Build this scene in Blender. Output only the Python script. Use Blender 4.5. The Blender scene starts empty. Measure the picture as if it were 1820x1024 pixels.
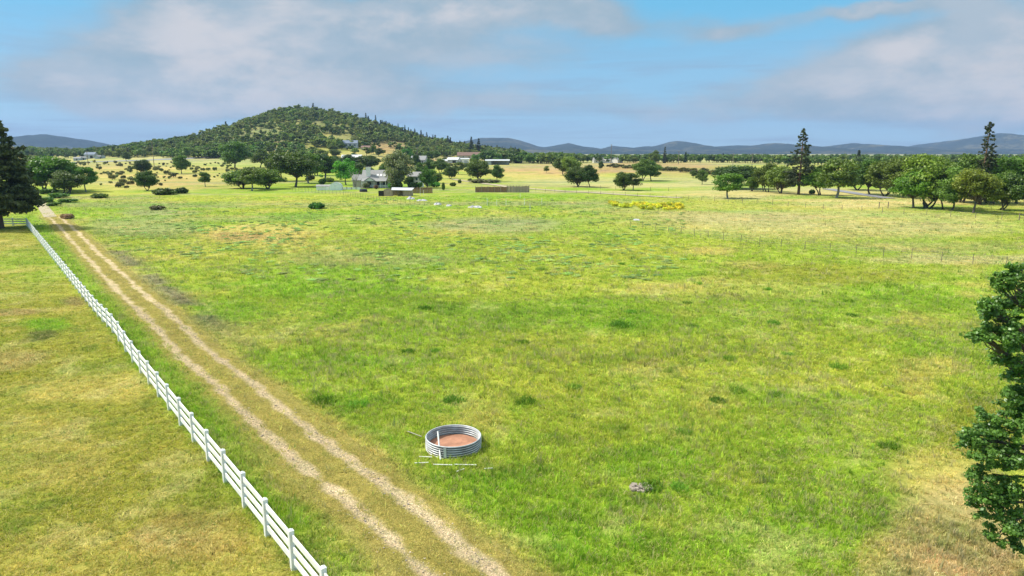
import bpy, math, random
import numpy as np
from mathutils import Vector

# ------------------------------------------------------------------ camera, light, exposure
FPX = 1213.3            # focal length in photo pixels (1820 wide)
HOR = 268.0             # horizon row
CAMH = 12.8
PITCH = math.atan((512 - HOR) / FPX)
SP, CP = math.sin(PITCH), math.cos(PITCH)
SUN_AZ, SUN_EL = -82.0, 50.0      # azimuth from +Y (negative = left)
EXPO = 1.15

scene = bpy.context.scene
COL = scene.collection
cam_d = bpy.data.cameras.new('camera')
cam_d.lens = 24.0; cam_d.sensor_width = 36.0; cam_d.clip_end = 40000; cam_d.clip_start = 0.3
cam = bpy.data.objects.new('camera', cam_d); COL.objects.link(cam)
cam.location = (0, 0, CAMH); cam.rotation_euler = (math.pi / 2 - PITCH, 0, 0)
scene.camera = cam
scene.view_settings.view_transform = 'Standard'
scene.view_settings.look = 'None'
scene.view_settings.exposure = EXPO
scene.view_settings.gamma = 1.0
scene.cycles.volume_bounces = 0
scene.cycles.max_bounces = 6
scene.cycles.transparent_max_bounces = 8

sd = bpy.data.lights.new('sun', 'SUN'); sd.energy = 3.0; sd.angle = math.radians(6); sd.color = (1.0, 0.95, 0.86)
sun = bpy.data.objects.new('sun', sd); COL.objects.link(sun)
sv = Vector((math.sin(math.radians(SUN_AZ)) * math.cos(math.radians(SUN_EL)),
             math.cos(math.radians(SUN_AZ)) * math.cos(math.radians(SUN_EL)), math.sin(math.radians(SUN_EL))))
sun.rotation_euler = sv.to_track_quat('Z', 'Y').to_euler()
sun.location = (0, 0, 200)

def px_dir(px, py):
    u = (px - 910) / FPX; v = (py - 512) / FPX
    return u, CP - v * SP, -(SP + v * CP)        # right, forward, up

# ---- node helpers
class N:
    def __init__(s, tree): s.t = tree
    def add(s, typ, **kw):
        n = s.t.nodes.new(typ)
        for k, v in kw.items(): setattr(n, k, v)
        return n
    def link(s, a, b): s.t.links.new(a, b)
    def math(s, op, a, b=None, c=None, clamp=False):
        n = s.t.nodes.new('ShaderNodeMath'); n.operation = op; n.use_clamp = clamp
        for i, x in enumerate((a, b, c)):
            if x is None: continue
            if isinstance(x, (int, float)): n.inputs[i].default_value = x
            else: s.link(x, n.inputs[i])
        return n.outputs[0]
    def mix(s, f, a, b, mode='MIX'):
        n = s.t.nodes.new('ShaderNodeMix'); n.data_type = 'RGBA'; n.blend_type = mode
        for i, x in ((0, f), (6, a), (7, b)):
            if isinstance(x, (int, float)): n.inputs[i].default_value = x
            elif isinstance(x, (tuple, list)): n.inputs[i].default_value = (*x[:3], 1)
            else: s.link(x, n.inputs[i])
        return n.outputs[2]
    def smooth(s, x, a, b, lo=0.0, hi=1.0):
        n = s.t.nodes.new('ShaderNodeMapRange'); n.interpolation_type = 'SMOOTHSTEP'
        s.link(x, n.inputs[0]); n.inputs[1].default_value = a; n.inputs[2].default_value = b
        n.inputs[3].default_value = lo; n.inputs[4].default_value = hi
        return n.outputs[0]
    def noise(s, vec, scale, detail=4, rough=0.55, dist=0.0):
        n = s.t.nodes.new('ShaderNodeTexNoise'); n.inputs['Scale'].default_value = scale
        n.inputs['Detail'].default_value = detail; n.inputs['Roughness'].default_value = rough
        n.inputs['Distortion'].default_value = dist
        if vec is not None: s.link(vec, n.inputs['Vector'])
        return n.outputs['Fac']

# ------------------------------------------------------------------ sky
w = bpy.data.worlds.new('World'); scene.world = w; w.use_nodes = True
nt = w.node_tree; nt.nodes.clear(); g = N(nt)
out = g.add('ShaderNodeOutputWorld'); bg = g.add('ShaderNodeBackground')
bg.inputs['Strength'].default_value = 0.1
g.link(bg.outputs[0], out.inputs[0])
sky = g.add('ShaderNodeTexSky', sky_type='NISHITA', sun_disc=False)
sky.sun_elevation = math.radians(SUN_EL); sky.sun_rotation = math.radians(SUN_AZ)
sky.air_density = 1.0; sky.dust_density = 0.3; sky.ozone_density = 2.5
tc = g.add('ShaderNodeTexCoord'); D = tc.outputs['Generated']
sx = g.add('ShaderNodeSeparateXYZ'); g.link(D, sx.inputs[0])
az = g.math('ARCTAN2', sx.outputs[0], sx.outputs[1])
el = g.math('ARCSINE', sx.outputs[2])
# warp for cloud edges
wn = g.add('ShaderNodeCombineXYZ')
g.link(g.math('MULTIPLY', az, 1.0), wn.inputs[0]); g.link(g.math('MULTIPLY', el, 2.2), wn.inputs[1])
w1 = g.noise(wn.outputs[0], 5.0, 7, 0.6, 0.15)
wn2 = g.add('ShaderNodeVectorMath', operation='ADD'); g.link(wn.outputs[0], wn2.inputs[0]); wn2.inputs[1].default_value = (7.3, 2.1, 4.4)
w2 = g.noise(wn2.outputs[0], 4.0, 6, 0.6, 0.2)
azw = g.math('ADD', az, g.math('MULTIPLY', g.math('SUBTRACT', w1, 0.5), 0.16))
elw = g.math('ADD', el, g.math('MULTIPLY', g.math('SUBTRACT', w2, 0.5), 0.09))
def to_azel(px, py):
    r, f, u = px_dir(px, py)
    return math.atan2(r, f), math.atan2(u, math.hypot(r, f))
def blob(px, py, rx, ry):
    a, e = to_azel(px, py)
    a2, _ = to_azel(px + 10, py); _, e2 = to_azel(px, py - 10)
    ra = abs(a2 - a) / 10 * rx; re = abs(e2 - e) / 10 * ry
    dx = g.math('DIVIDE', g.math('SUBTRACT', azw, a), ra)
    dy = g.math('DIVIDE', g.math('SUBTRACT', elw, e), re)
    r2 = g.math('ADD', g.math('MULTIPLY', dx, dx), g.math('MULTIPLY', dy, dy))
    return g.math('POWER', 2.718, g.math('MULTIPLY', r2, -1.0))
CLOUDS = [(1250, 195, 420, 26, .4), (900, 190, 300, 30, .35), (1500, 190, 200, 40, .5), (110, 150, 110, 45, 1.0), (260, 135, 150, 70, 1.1), (430, 120, 190, 85, 1.15), (620, 60, 260, 75, 1.2),
          (430, 20, 150, 35, .8), (880, 15, 190, 42, 1.15), (300, 200, 260, 30, .55), (620, 170, 220, 40, .6), (1075, 45, 65, 35, .75),
          (1290, 45, 130, 26, .85), (1560, 5, 150, 14, .8), (1780, 60, 190, 75, 1.3), (1640, 110, 150, 60, 1.0), (1800, 175, 170, 60, 1.3),
          (1450, 150, 110, 45, .55), (1650, 215, 230, 25, .6), (960, 110, 120, 30, .45), (-200, 40, 120, 40, .8), (2200, 100, 300, 90, 1.2)]
tot = None
for px, py, rx, ry, amp in CLOUDS:
    b = g.math('MULTIPLY', blob(px, py, rx, ry), amp)
    tot = b if tot is None else g.math('ADD', tot, b)
fine = g.noise(wn2.outputs[0], 9.0, 8, 0.62, 0.1)
dens = g.math('ADD', tot, g.math('MULTIPLY', g.math('SUBTRACT', fine, 0.5), 0.55))
# overhead clouds outside the frame
upn = g.smooth(el, 0.35, 0.7, 0.0, 0.9)
dens = g.math('ADD', dens, g.math('MULTIPLY', upn, g.smooth(w2, 0.35, 0.65)))
mask = g.smooth(dens, 0.10, 0.85, 0.0, 0.92)
core = g.smooth(dens, 0.55, 1.5)
# low thin streaks
st = g.add('ShaderNodeCombineXYZ'); g.link(g.math('MULTIPLY', az, 2.0), st.inputs[0]); g.link(g.math('MULTIPLY', el, 32.0), st.inputs[1])
sn = g.noise(st.outputs[0], 1.6, 6, 0.65, 0.6)
k = 1.0 / (0.1 * 2 ** EXPO)
def sk(r, gg, b):
    return tuple(((c / 255.0) ** 2.2) * k for c in (r, gg, b))
lowc = g.smooth(el, 0.0, 0.09)
grad = g.mix(lowc, sk(156, 196, 226), sk(136, 190, 224))
grad = g.mix(g.smooth(el, 0.09, 0.2), grad, sk(104, 188, 227))
grad = g.mix(g.smooth(el, 0.3, 1.2), grad, sk(70, 130, 190))
base = g.mix(0.88, g.mix(1.0, sky.outputs[0], (0.85, 1.0, 1.1), 'MULTIPLY'), grad)
streak = g.math('MULTIPLY', g.smooth(sn, 0.42, 0.68), g.smooth(el, 0.20, 0.03, 0.0, 0.8))
base = g.mix(streak, base, sk(150, 170, 194))
glow = g.math('MULTIPLY', core, g.smooth(w1, 0.38, 0.6))
ccol = g.mix(g.smooth(fine, 0.35, 0.65), sk(158, 180, 194), sk(180, 192, 202))
ccol = g.mix(glow, ccol, sk(216, 212, 213))
# unseen overhead cloud, brightened as added fill to soften the light
bright = g.smooth(el, 0.30, 0.75, 1.0, 2.6)
fin = g.mix(mask, base, ccol)
fin = g.mix(g.smooth(el, 0.30, 0.75, 0.0, 0.75), fin, sk(176, 170, 160))
vm = g.add('ShaderNodeVectorMath', operation='SCALE'); g.link(fin, vm.inputs[0]); g.link(bright, vm.inputs['Scale'])
g.link(vm.outputs[0], bg.inputs['Color'])

# ------------------------------------------------------------------ numeric helpers
def _hash(ix, iy, seed):
    n = (ix.astype(np.int64) * 374761393 + iy.astype(np.int64) * 668265263 + seed * 1442695041) & 0xffffffff
    n = ((n ^ (n >> 13)) * 1274126177) & 0xffffffff
    n = n ^ (n >> 16)
    return (n & 0xffff) / 65535.0
def vnoise(x, y, seed=0):
    x0 = np.floor(x); y0 = np.floor(y); fx = x - x0; fy = y - y0
    fx = fx * fx * (3 - 2 * fx); fy = fy * fy * (3 - 2 * fy)
    a = _hash(x0, y0, seed); b = _hash(x0 + 1, y0, seed); c = _hash(x0, y0 + 1, seed); d = _hash(x0 + 1, y0 + 1, seed)
    return (a + (b - a) * fx) * (1 - fy) + (c + (d - c) * fx) * fy
def fbm(x, y, lam, seed=0, octv=4, gain=0.55):
    s = 0; amp = 1; tt = 0; x = x / lam; y = y / lam
    for i in range(octv):
        ca, sa = math.cos(i * 1.1 + seed), math.sin(i * 1.1 + seed)
        s = s + amp * vnoise(x * ca - y * sa + i * 17.3, x * sa + y * ca + i * 5.7, seed + i); tt += amp
        amp *= gain; x = x * 2.03; y = y * 2.03
    return s / tt
def sstep(a, b, x):
    t = np.clip((x - a) / (b - a), 0, 1); return t * t * (3 - 2 * t)

RIDGE_F = 1050.0
def sky_to_table(pts, F, sub):
    xs, zs = [], []
    for px, py in pts:
        r, f, u = px_dir(px, py); t = F / f
        xs.append(r * t); zs.append(max(0, CAMH + u * t - sub))
    return np.array(xs), np.array(zs)
HX, HZ = sky_to_table([(-300, 262), (60, 262), (170, 264), (215, 260), (260, 252), (300, 246), (350, 238), (400, 226), (450, 209), (490, 195), (520, 190),
                       (560, 190), (600, 196), (650, 207), (700, 221), (750, 238), (800, 250), (850, 256), (900, 262), (960, 267), (1050, 271), (1200, 280)], RIDGE_F, 9.5)
def terrain(x, y):
    x = np.asarray(x, float); y = np.asarray(y, float)
    r = np.hypot(x, y)
    z = (fbm(x, y, 34, 3, 2) - 0.5) * 0.35 * sstep(12, 60, r)
    z = z + (fbm(x, y, 160, 9, 2) - 0.5) * 2.2 * sstep(150, 420, y)
    # low bank in the left paddock
    z = z + 0.55 * np.exp(-(((x + 31) / 6.0) ** 2 + ((y - 44) / 5.0) ** 2)) - 0.5 * np.exp(-(((x + 34) / 5) ** 2 + ((y - 37) / 3.5) ** 2))
    hz = np.interp(x * RIDGE_F / np.clip(y * 0.72 + RIDGE_F * 0.28, 300, 1e9), HX, HZ)
    rise = sstep(500, RIDGE_F, y) * (1 - sstep(RIDGE_F, RIDGE_F + 700, y))
    z = z + hz * rise * (1 + 0.22 * (fbm(x, y, 130, 21, 3) - 0.5) * (1 - rise) * 2)
    z = z - 11 * sstep(1100, 2300, y)
    # gentle rise of the dry pastures
    z = z + 2.6 * np.exp(-(((x + 190) / 140) ** 2 + ((y - 520) / 130) ** 2))
    z = z + 2.0 * np.exp(-(((x - 60) / 120) ** 2 + ((y - 520) / 110) ** 2))
    return z
_T = np.concatenate([np.arange(14, 120, 0.25), np.geomspace(120, 4000, 3500)])
def at(px, py):
    """ground point seen at a photo pixel"""
    r, f, u = px_dir(px, py)
    X = _T * r / f; Z = CAMH + _T * u / f
    d = Z - terrain(X, _T)
    i = np.argmax(d < 0)
    if d[i] >= 0: i = len(_T) - 1
    if i > 0:
        k2 = d[i - 1] / (d[i - 1] - d[i] + 1e-9); F = _T[i - 1] + (_T[i] - _T[i - 1]) * k2
    else: F = _T[i]
    x = F * r / f
    return Vector((x, F, float(terrain(np.array(x), np.array(F)))))
def atF(px, F, py=285):
    r, f, u = px_dir(px, py)
    x = F * r / f
    return Vector((x, F, float(terrain(x, F))))
def to_px(x, y, z=0.0):
    zc = y * CP - (z - CAMH) * SP * 1.0
    zc = y * CP + (CAMH - z) * SP
    yc = (CAMH - z) * CP - y * SP
    return 910 + FPX * x / zc, 512 + FPX * yc / zc
def mpp(p):       # metres per photo pixel at a point
    return (p.y * CP + (CAMH - p.z) * SP) / FPX

def tag(o, label=None, cat=None, group=None, kind=None):
    if label: o['label'] = label
    if cat: o['category'] = cat
    if group: o['group'] = group
    if kind: o['kind'] = kind
    return o
def link(name, data, parent=None, loc=None, rot=None, scale=None):
    o = bpy.data.objects.new(name, data); COL.objects.link(o)
    if parent is not None: o.parent = parent
    if loc is not None: o.location = loc
    if rot is not None: o.rotation_euler = rot
    if scale is not None: o.scale = scale
    return o
def thing(name, label, cat, loc, rz=0.0, group=None):
    o = link(name, None, loc=loc, rot=(0, 0, rz)); o.empty_display_size = 0.3
    return tag(o, label, cat, group)

def np_mesh(name, V, Fc, mat=None, fattr=None, smooth=False, matidx=None, mats=None):
    V = np.asarray(V, np.float32); Fc = np.asarray(Fc, np.int32)
    me = bpy.data.meshes.new(name)
    me.vertices.add(len(V)); me.vertices.foreach_set('co', V.ravel())
    m, kk = Fc.shape
    me.loops.add(m * kk); me.loops.foreach_set('vertex_index', Fc.ravel())
    me.polygons.add(m)
    me.polygons.foreach_set('loop_start', np.arange(0, m * kk, kk, dtype=np.int32))
    me.polygons.foreach_set('loop_total', np.full(m, kk, np.int32))
    if smooth: me.polygons.foreach_set('use_smooth', np.ones(m, bool))
    if mats:
        for q in mats: me.materials.append(q)
    elif mat: me.materials.append(mat)
    if matidx is not None: me.polygons.foreach_set('material_index', np.asarray(matidx, np.int32))
    if fattr is not None:
        a = me.attributes.new('lv', 'FLOAT', 'FACE'); a.data.foreach_set('value', np.asarray(fattr, np.float32))
    me.update(calc_edges=True)
    return me

class MB:
    def __init__(s): s.v = []; s.f = []
    def quad(s, *p):
        b = len(s.v); s.v += [tuple(q) for q in p]; s.f.append(tuple(range(b, b + len(p))))
    def hexa(s, p):       # 8 points, bottom 4 ccw then top 4
        b = len(s.v); s.v += [tuple(q) for q in p]
        for f in ((3, 2, 1, 0), (4, 5, 6, 7), (0, 1, 5, 4), (1, 2, 6, 5), (2, 3, 7, 6), (3, 0, 4, 7)):
            s.f.append(tuple(b + i for i in f))
    def box(s, cx, cy, cz, sx_, sy_, sz_, rz=0.0):
        c, sn_ = math.cos(rz), math.sin(rz); p = []
        for z in (-.5, .5):
            for x, y in ((-.5, -.5), (.5, -.5), (.5, .5), (-.5, .5)):
                X, Y = x * sx_, y * sy_
                p.append((cx + X * c - Y * sn_, cy + X * sn_ + Y * c, cz + z * sz_))
        s.hexa(p)
    def beam(s, a, b, wd, ht):
        a = Vector(a); b = Vector(b); d = (b - a).normalized()
        up = Vector((0, 0, 1)) if abs(d.z) < .95 else Vector((0, 1, 0))
        sd_ = d.cross(up).normalized(); u = sd_.cross(d).normalized()
        p = []
        for zz in (-.5, .5):
            for q, o in ((a, -.5), (b, -.5), (b, .5), (a, .5)):
                p.append(q + sd_ * o * wd + u * zz * ht)
        s.hexa(p)
    def tube(s, pts, rad, n=6, cap=True):
        pts = [Vector(p) for p in pts]; b = len(s.v)
        ref = Vector((0.31, 0.95, 0.1)).normalized()
        for i, p in enumerate(pts):
            d = (pts[min(i + 1, len(pts) - 1)] - pts[max(i - 1, 0)]).normalized()
            a = d.cross(ref)
            if a.length < .1: a = d.cross(Vector((1, 0, 0)))
            a.normalize(); c = d.cross(a)
            for j in range(n):
                t = 2 * math.pi * j / n
                s.v.append(tuple(p + (a * math.cos(t) + c * math.sin(t)) * rad[i]))
        for i in range(len(pts) - 1):
            for j in range(n):
                j2 = (j + 1) % n
                s.f.append((b + i * n + j, b + i * n + j2, b + (i + 1) * n + j2, b + (i + 1) * n + j))
        if cap:
            s.f.append(tuple(b + j for j in range(n))[::-1]); e = b + (len(pts) - 1) * n
            s.f.append(tuple(e + j for j in range(n)))
    def mesh(s, name, mat, smooth=False):
        me = bpy.data.meshes.new(name); me.from_pydata(s.v, [], s.f); me.materials.append(mat)
        if smooth:
            for p in me.polygons: p.use_smooth = True
        me.update(); return me
    def build(s, name, mat, parent=None, loc=None, rot=None, smooth=False):
        return link(name, s.mesh(name, mat, smooth), parent, loc, rot)

# ------------------------------------------------------------------ materials
def mat(name, color, rough=0.8, noise=0.0, nscale=3.0, spec=0.3, metal=0.0, bump=0.0, col2=None, stretch=None):
    m = bpy.data.materials.new(name); m.use_nodes = True; q = N(m.node_tree)
    p = m.node_tree.nodes['Principled BSDF']
    p.inputs['Roughness'].default_value = rough; p.inputs['Metallic'].default_value = metal
    p.inputs['Specular IOR Level'].default_value = spec
    t = q.add('ShaderNodeTexCoord'); vec = t.outputs['Object']
    if stretch:
        mp = q.add('ShaderNodeMapping'); q.link(vec, mp.inputs[0]); mp.inputs['Scale'].default_value = stretch; vec = mp.outputs[0]
    nz = q.noise(vec, nscale, 6, 0.6)
    c2 = col2 or tuple(c * (1 - noise) for c in color)
    q.link(q.mix(q.smooth(nz, 0.3, 0.7), c2, color), p.inputs['Base Color'])
    if bump:
        b = q.add('ShaderNodeBump'); b.inputs['Strength'].default_value = bump; b.inputs['Distance'].default_value = 0.05
        q.link(nz, b.inputs['Height']); q.link(b.outputs[0], p.inputs['Normal'])
    return m
M_WHITE = mat('white_vinyl', (.84, .84, .82), .5, .12, 1.5, col2=(.70, .69, .63))
M_BARK = mat('bark', (.17, .14, .11), .95, .5, 6, bump=.6, stretch=(1, 1, .25))
M_BARKP = mat('pale_bark', (.36, .33, .28), .95, .4, 5, bump=.5, stretch=(1, 1, .3))
M_BARKR = mat('reddish_bark', (.20, .12, .08), .95, .4, 5, bump=.6, stretch=(1, 1, .3))
M_WOOD = mat('weathered_wood', (.26, .21, .16), .9, .5, 3, stretch=(1, 1, .3))
M_REDWOOD = mat('reddish_boards', (.25, .12, .08), .85, .35, 2.5, stretch=(3, 3, .4))
M_TANWOOD = mat('tan_boards', (.42, .33, .24), .85, .3, 2.5, stretch=(3, 3, .3))
M_STEEL = mat('post_steel', (.20, .16, .13), .7, .4, 5)
M_WIRE = mat('wire', (.22, .21, .20), .6, .2, 5)
M_GALV = mat('galvanised_steel', (.60, .62, .62), .5, .25, 3.0, spec=.5, metal=.15)
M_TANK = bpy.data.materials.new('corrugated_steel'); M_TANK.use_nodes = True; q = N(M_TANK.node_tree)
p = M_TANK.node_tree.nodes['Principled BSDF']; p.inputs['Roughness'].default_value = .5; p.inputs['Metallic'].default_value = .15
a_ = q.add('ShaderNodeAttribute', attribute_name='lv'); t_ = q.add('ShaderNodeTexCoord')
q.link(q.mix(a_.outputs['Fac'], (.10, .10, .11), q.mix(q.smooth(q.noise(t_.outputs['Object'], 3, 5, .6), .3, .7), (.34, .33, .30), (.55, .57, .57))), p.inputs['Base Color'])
M_RUST = mat('rusty_floor', (.42, .21, .13), .9, .45, 2.2, col2=(.26, .13, .08))
M_PVC = mat('pvc', (.80, .79, .74), .5, .1, 2)
M_ROOFG = mat('grey_shingles', (.30, .30, .29), .9, .3, 4)
M_ROOFB = mat('blue_grey_roof', (.17, .21, .27), .7, .2, 3)
M_ROOFW = mat('white_metal_roof', (.56, .57, .57), .4, .08, 1.5)
M_ROOFR = mat('brown_roof', (.22, .14, .11), .9, .3, 3)
M_WALLW = mat('white_siding', (.80, .77, .70), .7, .08, 1.5, stretch=(.3, .3, 6))
M_WALLT = mat('tan_siding', (.45, .40, .32), .8, .1, 1.5, stretch=(.3, .3, 6))
M_WALLG = mat('grey_siding', (.38, .41, .43), .8, .1, 1.5, stretch=(.3, .3, 6))
M_DARK = mat('dark_interior', (.035, .035, .035), .9, .3, 3)
M_BLACK = mat('black_plastic', (.03, .03, .035), .5, .2, 3)
M_GLASS = mat('window_glass', (.05, .07, .09), .08, .1, 2, spec=.8)
M_FILM = mat('greenhouse_film', (.82, .82, .80), .35, .08, 1.5, spec=.5)
M_TARP = mat('tarpaulin', (.50, .50, .50), .6, .5, 1.2)
M_STONE = mat('stones', (.37, .31, .25), .9, .5, 6, bump=.4)
M_GRAV = mat('gravel', (.52, .43, .28), .9, .3, 9)
M_ASPH = mat('asphalt', (.23, .23, .24), .9, .15, .3)

def leaf_mat(name, dark, light, transl=0.25, rough=0.5, spec=0.3):
    m = bpy.data.materials.new(name); m.use_nodes = True; q = N(m.node_tree)
    p = m.node_tree.nodes['Principled BSDF']; o = m.node_tree.nodes['Material Output']
    a = q.add('ShaderNodeAttribute', attribute_name='lv')
    oi = q.add('ShaderNodeObjectInfo')
    c = q.mix(a.outputs['Fac'], dark, light)
    c = q.mix(1.0, c, oi.outputs['Color'], 'MULTIPLY')
    rv = q.math('MULTIPLY_ADD', oi.outputs['Random'], .75, .68)
    cb = q.add('ShaderNodeCombineColor'); q.link(q.math('MULTIPLY_ADD', q.math('FRACT', q.math('MULTIPLY', oi.outputs['Random'], 7.3)), .35, .85), cb.inputs[0]); cb.inputs[1].default_value = 1; cb.inputs[2].default_value = 1
    c = q.mix(1.0, c, cb.outputs[0], 'MULTIPLY')
    sc_ = q.add('ShaderNodeVectorMath', operation='SCALE'); q.link(c, sc_.inputs[0]); q.link(rv, sc_.inputs['Scale']); c = sc_.outputs[0]
    q.link(c, p.inputs['Base Color']); p.inputs['Roughness'].default_value = rough
    p.inputs['Specular IOR Level'].default_value = spec
    tr = q.add('ShaderNodeBsdfTranslucent'); q.link(q.mix(1.0, c, (1.3, 1.4, .5), 'MULTIPLY'), tr.inputs[0])
    mx = q.add('ShaderNodeMixShader'); mx.inputs[0].default_value = transl
    q.link(p.outputs[0], mx.inputs[1]); q.link(tr.outputs[0], mx.inputs[2]); q.link(mx.outputs[0], o.inputs[0])
    return m
M_LEAF = leaf_mat('oak_leaves', (.035, .065, .014), (.13, .20, .035))
M_LEAFN = leaf_mat('near_oak_leaves', (.035, .088, .016), (.16, .30, .05), .3, .4, .4)
M_LEAFG = leaf_mat('sage_leaves', (.10, .13, .06), (.27, .30, .15))
M_LEAFB = leaf_mat('bright_leaves', (.05, .15, .02), (.16, .36, .05), .3)
M_NEEDLE = leaf_mat('needles', (.025, .045, .018), (.085, .11, .04), .1)
M_SCRUB = leaf_mat('scrub_leaves', (.06, .075, .025), (.17, .18, .07))
M_BROWNB = leaf_mat('brown_brush', (.12, .08, .04), (.32, .22, .12), .1)
M_FLOWER = leaf_mat('yellow_flowers', (.30, .34, .03), (.85, .76, .06), .2)

# ------------------------------------------------------------------ ground colour (kinds of ground cover)
GRN = np.array((.185, .31, .02)); YEL = np.array((.33, .35, .045)); DRY = np.array((.46, .37, .12))
GREY = np.array((.25, .25, .15)); DGR = np.array((.10, .22, .022)); PALE = np.array((.42, .375, .18)); SAND = np.array((.56, .46, .27))
TAN = np.array((.38, .23, .12)); OLV = np.array((.235, .23, .03)); DIRT = np.array((.36, .24, .14)); HILLG = np.array((.15, .165, .06))
P1 = at(522, 1013); P2 = at(47, 400)
FD = (P2 - P1); FD.z = 0; FL = FD.length; FD.normalize()
FN = Vector((FD.y, -FD.x, 0))        # to the right of the fence
RUT_L = [at(*p) for p in ((750, 1030), (700, 978), (600, 887), (500, 802), (400, 708), (300, 617), (215, 533), (150, 455), (112, 410), (92, 387))]
RUT_R = [at(*p) for p in ((882, 1026), (800, 957), (720, 891), (620, 813), (520, 734), (430, 658), (330, 578), (240, 506), (165, 438), (122, 400), (100, 382))]
def off_tab(pts):
    s = [(p - P1).dot(FD) for p in pts]; o = [(p - P1).dot(FN) for p in pts]
    i = np.argsort(s); return np.array(s)[i], np.array(o)[i]
LS, LO = off_tab(RUT_L); RS, RO = off_tab(RUT_R)
_cf = np.polyfit(np.concatenate([LS, RS]), np.concatenate([LO + .85, RO - .85]), 3)
S_END = float(min(LS[-1], RS[-1])) + 1.0
def road_c(s): return np.polyval(_cf, np.clip(s, -6, S_END))
def so(x, y):
    dx = x - P1.x; dy = y - P1.y
    return dx * FD.x + dy * FD.y, dx * FN.x + dy * FN.y

PATCH = [ # cx, cy, rx, ry (photo pixels of the patch on the ground), colour, strength
    (450, 415, 130, 20, DRY, .75), (420, 420, 60, 10, TAN, .5), (250, 405, 110, 22, GREY, .5), (280, 378, 90, 7, GREY, .7), (880, 400, 120, 18, GREY, .6), (640, 460, 180, 18, GREY, .35),
    (330, 520, 110, 26, GREY, .0), (600, 490, 190, 20, GRN, .7), (620, 385, 180, 12, GRN, .7), (1000, 360, 150, 18, GRN, .6), (900, 350, 110, 10, GRN, .8),
    (700, 560, 260, 40, GRN, .45), (1000, 640, 280, 60, YEL, .5), (1440, 640, 220, 60, YEL, .45), (1450, 490, 230, 22, OLV, .6), (1300, 520, 180, 22, DRY, .35),
    (1260, 445, 60, 8, DRY, .55), (1640, 660, 70, 25, DRY, .5), (1160, 660, 80, 22, DRY, .35), (1330, 470, 60, 10, TAN, .3),
    (1700, 460, 190, 9, PALE, .7), (1500, 400, 330, 30, PALE, .65), (1640, 440, 200, 12, GREY, .35), (1290, 385, 150, 12, PALE, .5), (1600, 425, 120, 10, GRN, .3),
    (1200, 420, 160, 18, GRN, .3), (1150, 560, 200, 40, GRN, .45), (1200, 950, 300, 90, GRN, .5), (900, 900, 160, 80, GRN, .5), (1500, 860, 160, 90, GRN, .4), (1300, 760, 200, 70, GRN, .35),
    (560, 515, 260, 16, GRN, .8), (400, 560, 90, 30, GRN, .7), (1010, 545, 180, 14, GRN, .5), (1120, 575, 90, 10, GRN, .7), (700, 640, 120, 20, GRN, .5), (600, 715, 90, 18, GRN, .6), (850, 710, 110, 16, GRN, .5),
    (1330, 700, 120, 22, GRN, .5), (1150, 830, 120, 40, GRN, .6), (1400, 960, 180, 60, GRN, .7), (1050, 980, 140, 60, GRN, .6), (880, 860, 60, 25, GRN, .7), (1500, 700, 60, 14, GRN, .5), (1620, 620, 60, 14, GRN, .4),
    (1560, 1000, 60, 50, DRY, .6), (1700, 960, 150, 110, np.array((.44, .34, .155)), .95), (1740, 1020, 160, 60, DIRT, .3), (1650, 850, 120, 60, DRY, .6), (1720, 760, 90, 70, OLV, .6), (1650, 1040, 140, 60, np.array((.45, .34, .16)), .9), 
    (20, 630, 110, 60, OLV, .5), (15, 640, 60, 25, DIRT, .35), (72, 580, 46, 20, GRN, .9), (70, 602, 34, 9, np.array((.09, .11, .03)), .8), (40, 548, 60, 8, DIRT, .5), (150, 535, 20, 12, DIRT * .6, .6), (130, 700, 160, 30, DRY, .4), (230, 870, 200, 120, OLV, .6), (200, 990, 260, 60, DRY, .3), (60, 470, 80, 30, GRN, .55), (450, 1000, 80, 60, DRY, .3),
    (80, 800, 120, 60, DRY, .3), (330, 950, 110, 60, TAN, .3),
    (250, 314, 200, 26, DRY, 1), (340, 325, 120, 16, TAN, .4), (170, 300, 80, 14, TAN, .3), (200, 345, 150, 8, YEL, .6), (480, 338, 60, 6, GRN, .9), (90, 352, 55, 12, GRN, .9), (300, 350, 400, 8, YEL, .5), (430, 310, 120, 14, DRY, .7),
    (950, 310, 130, 13, DRY, .85), (1000, 301, 150, 10, TAN, .95), (1160, 298, 140, 11, TAN, 1), (1220, 310, 90, 6, DIRT, .4), (960, 298, 120, 5, PALE, .3), (1130, 325, 250, 12, PALE, .8), (1400, 345, 220, 14, PALE, .9), (1560, 362, 180, 10, SAND, .75), (1760, 352, 120, 14, SAND, .35),
    (1040, 337, 60, 4, GRN, .9), (1150, 338, 50, 4, GRN, .9), (1165, 323, 50, 3, GRN, .9), (1340, 362, 80, 7, GRN, .85), (1700, 372, 150, 8, GRN, .95), (1450, 350, 100, 5, GRN, .7), (1400, 297, 130, 8, YEL, .7),
    (1050, 341, 170, 3, SAND, .5), (700, 332, 110, 9, GRN, .6), (640, 345, 80, 6, YEL, .8), (1090, 365, 110, 12, GREY, .35), (790, 320, 70, 14, DRY, .5),
    (640, 282, 90, 16, DRY, .75), (690, 262, 45, 12, TAN, .75), (600, 262, 60, 12, YEL, .55), (755, 290, 40, 10, TAN, .8), (480, 262, 70, 12, TAN, .4), (590, 243, 40, 8, DRY, .4), (560, 300, 60, 10, YEL, .5), (350, 283, 160, 8, PALE, .6), (850, 266, 40, 6, TAN, .6),
]
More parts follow.
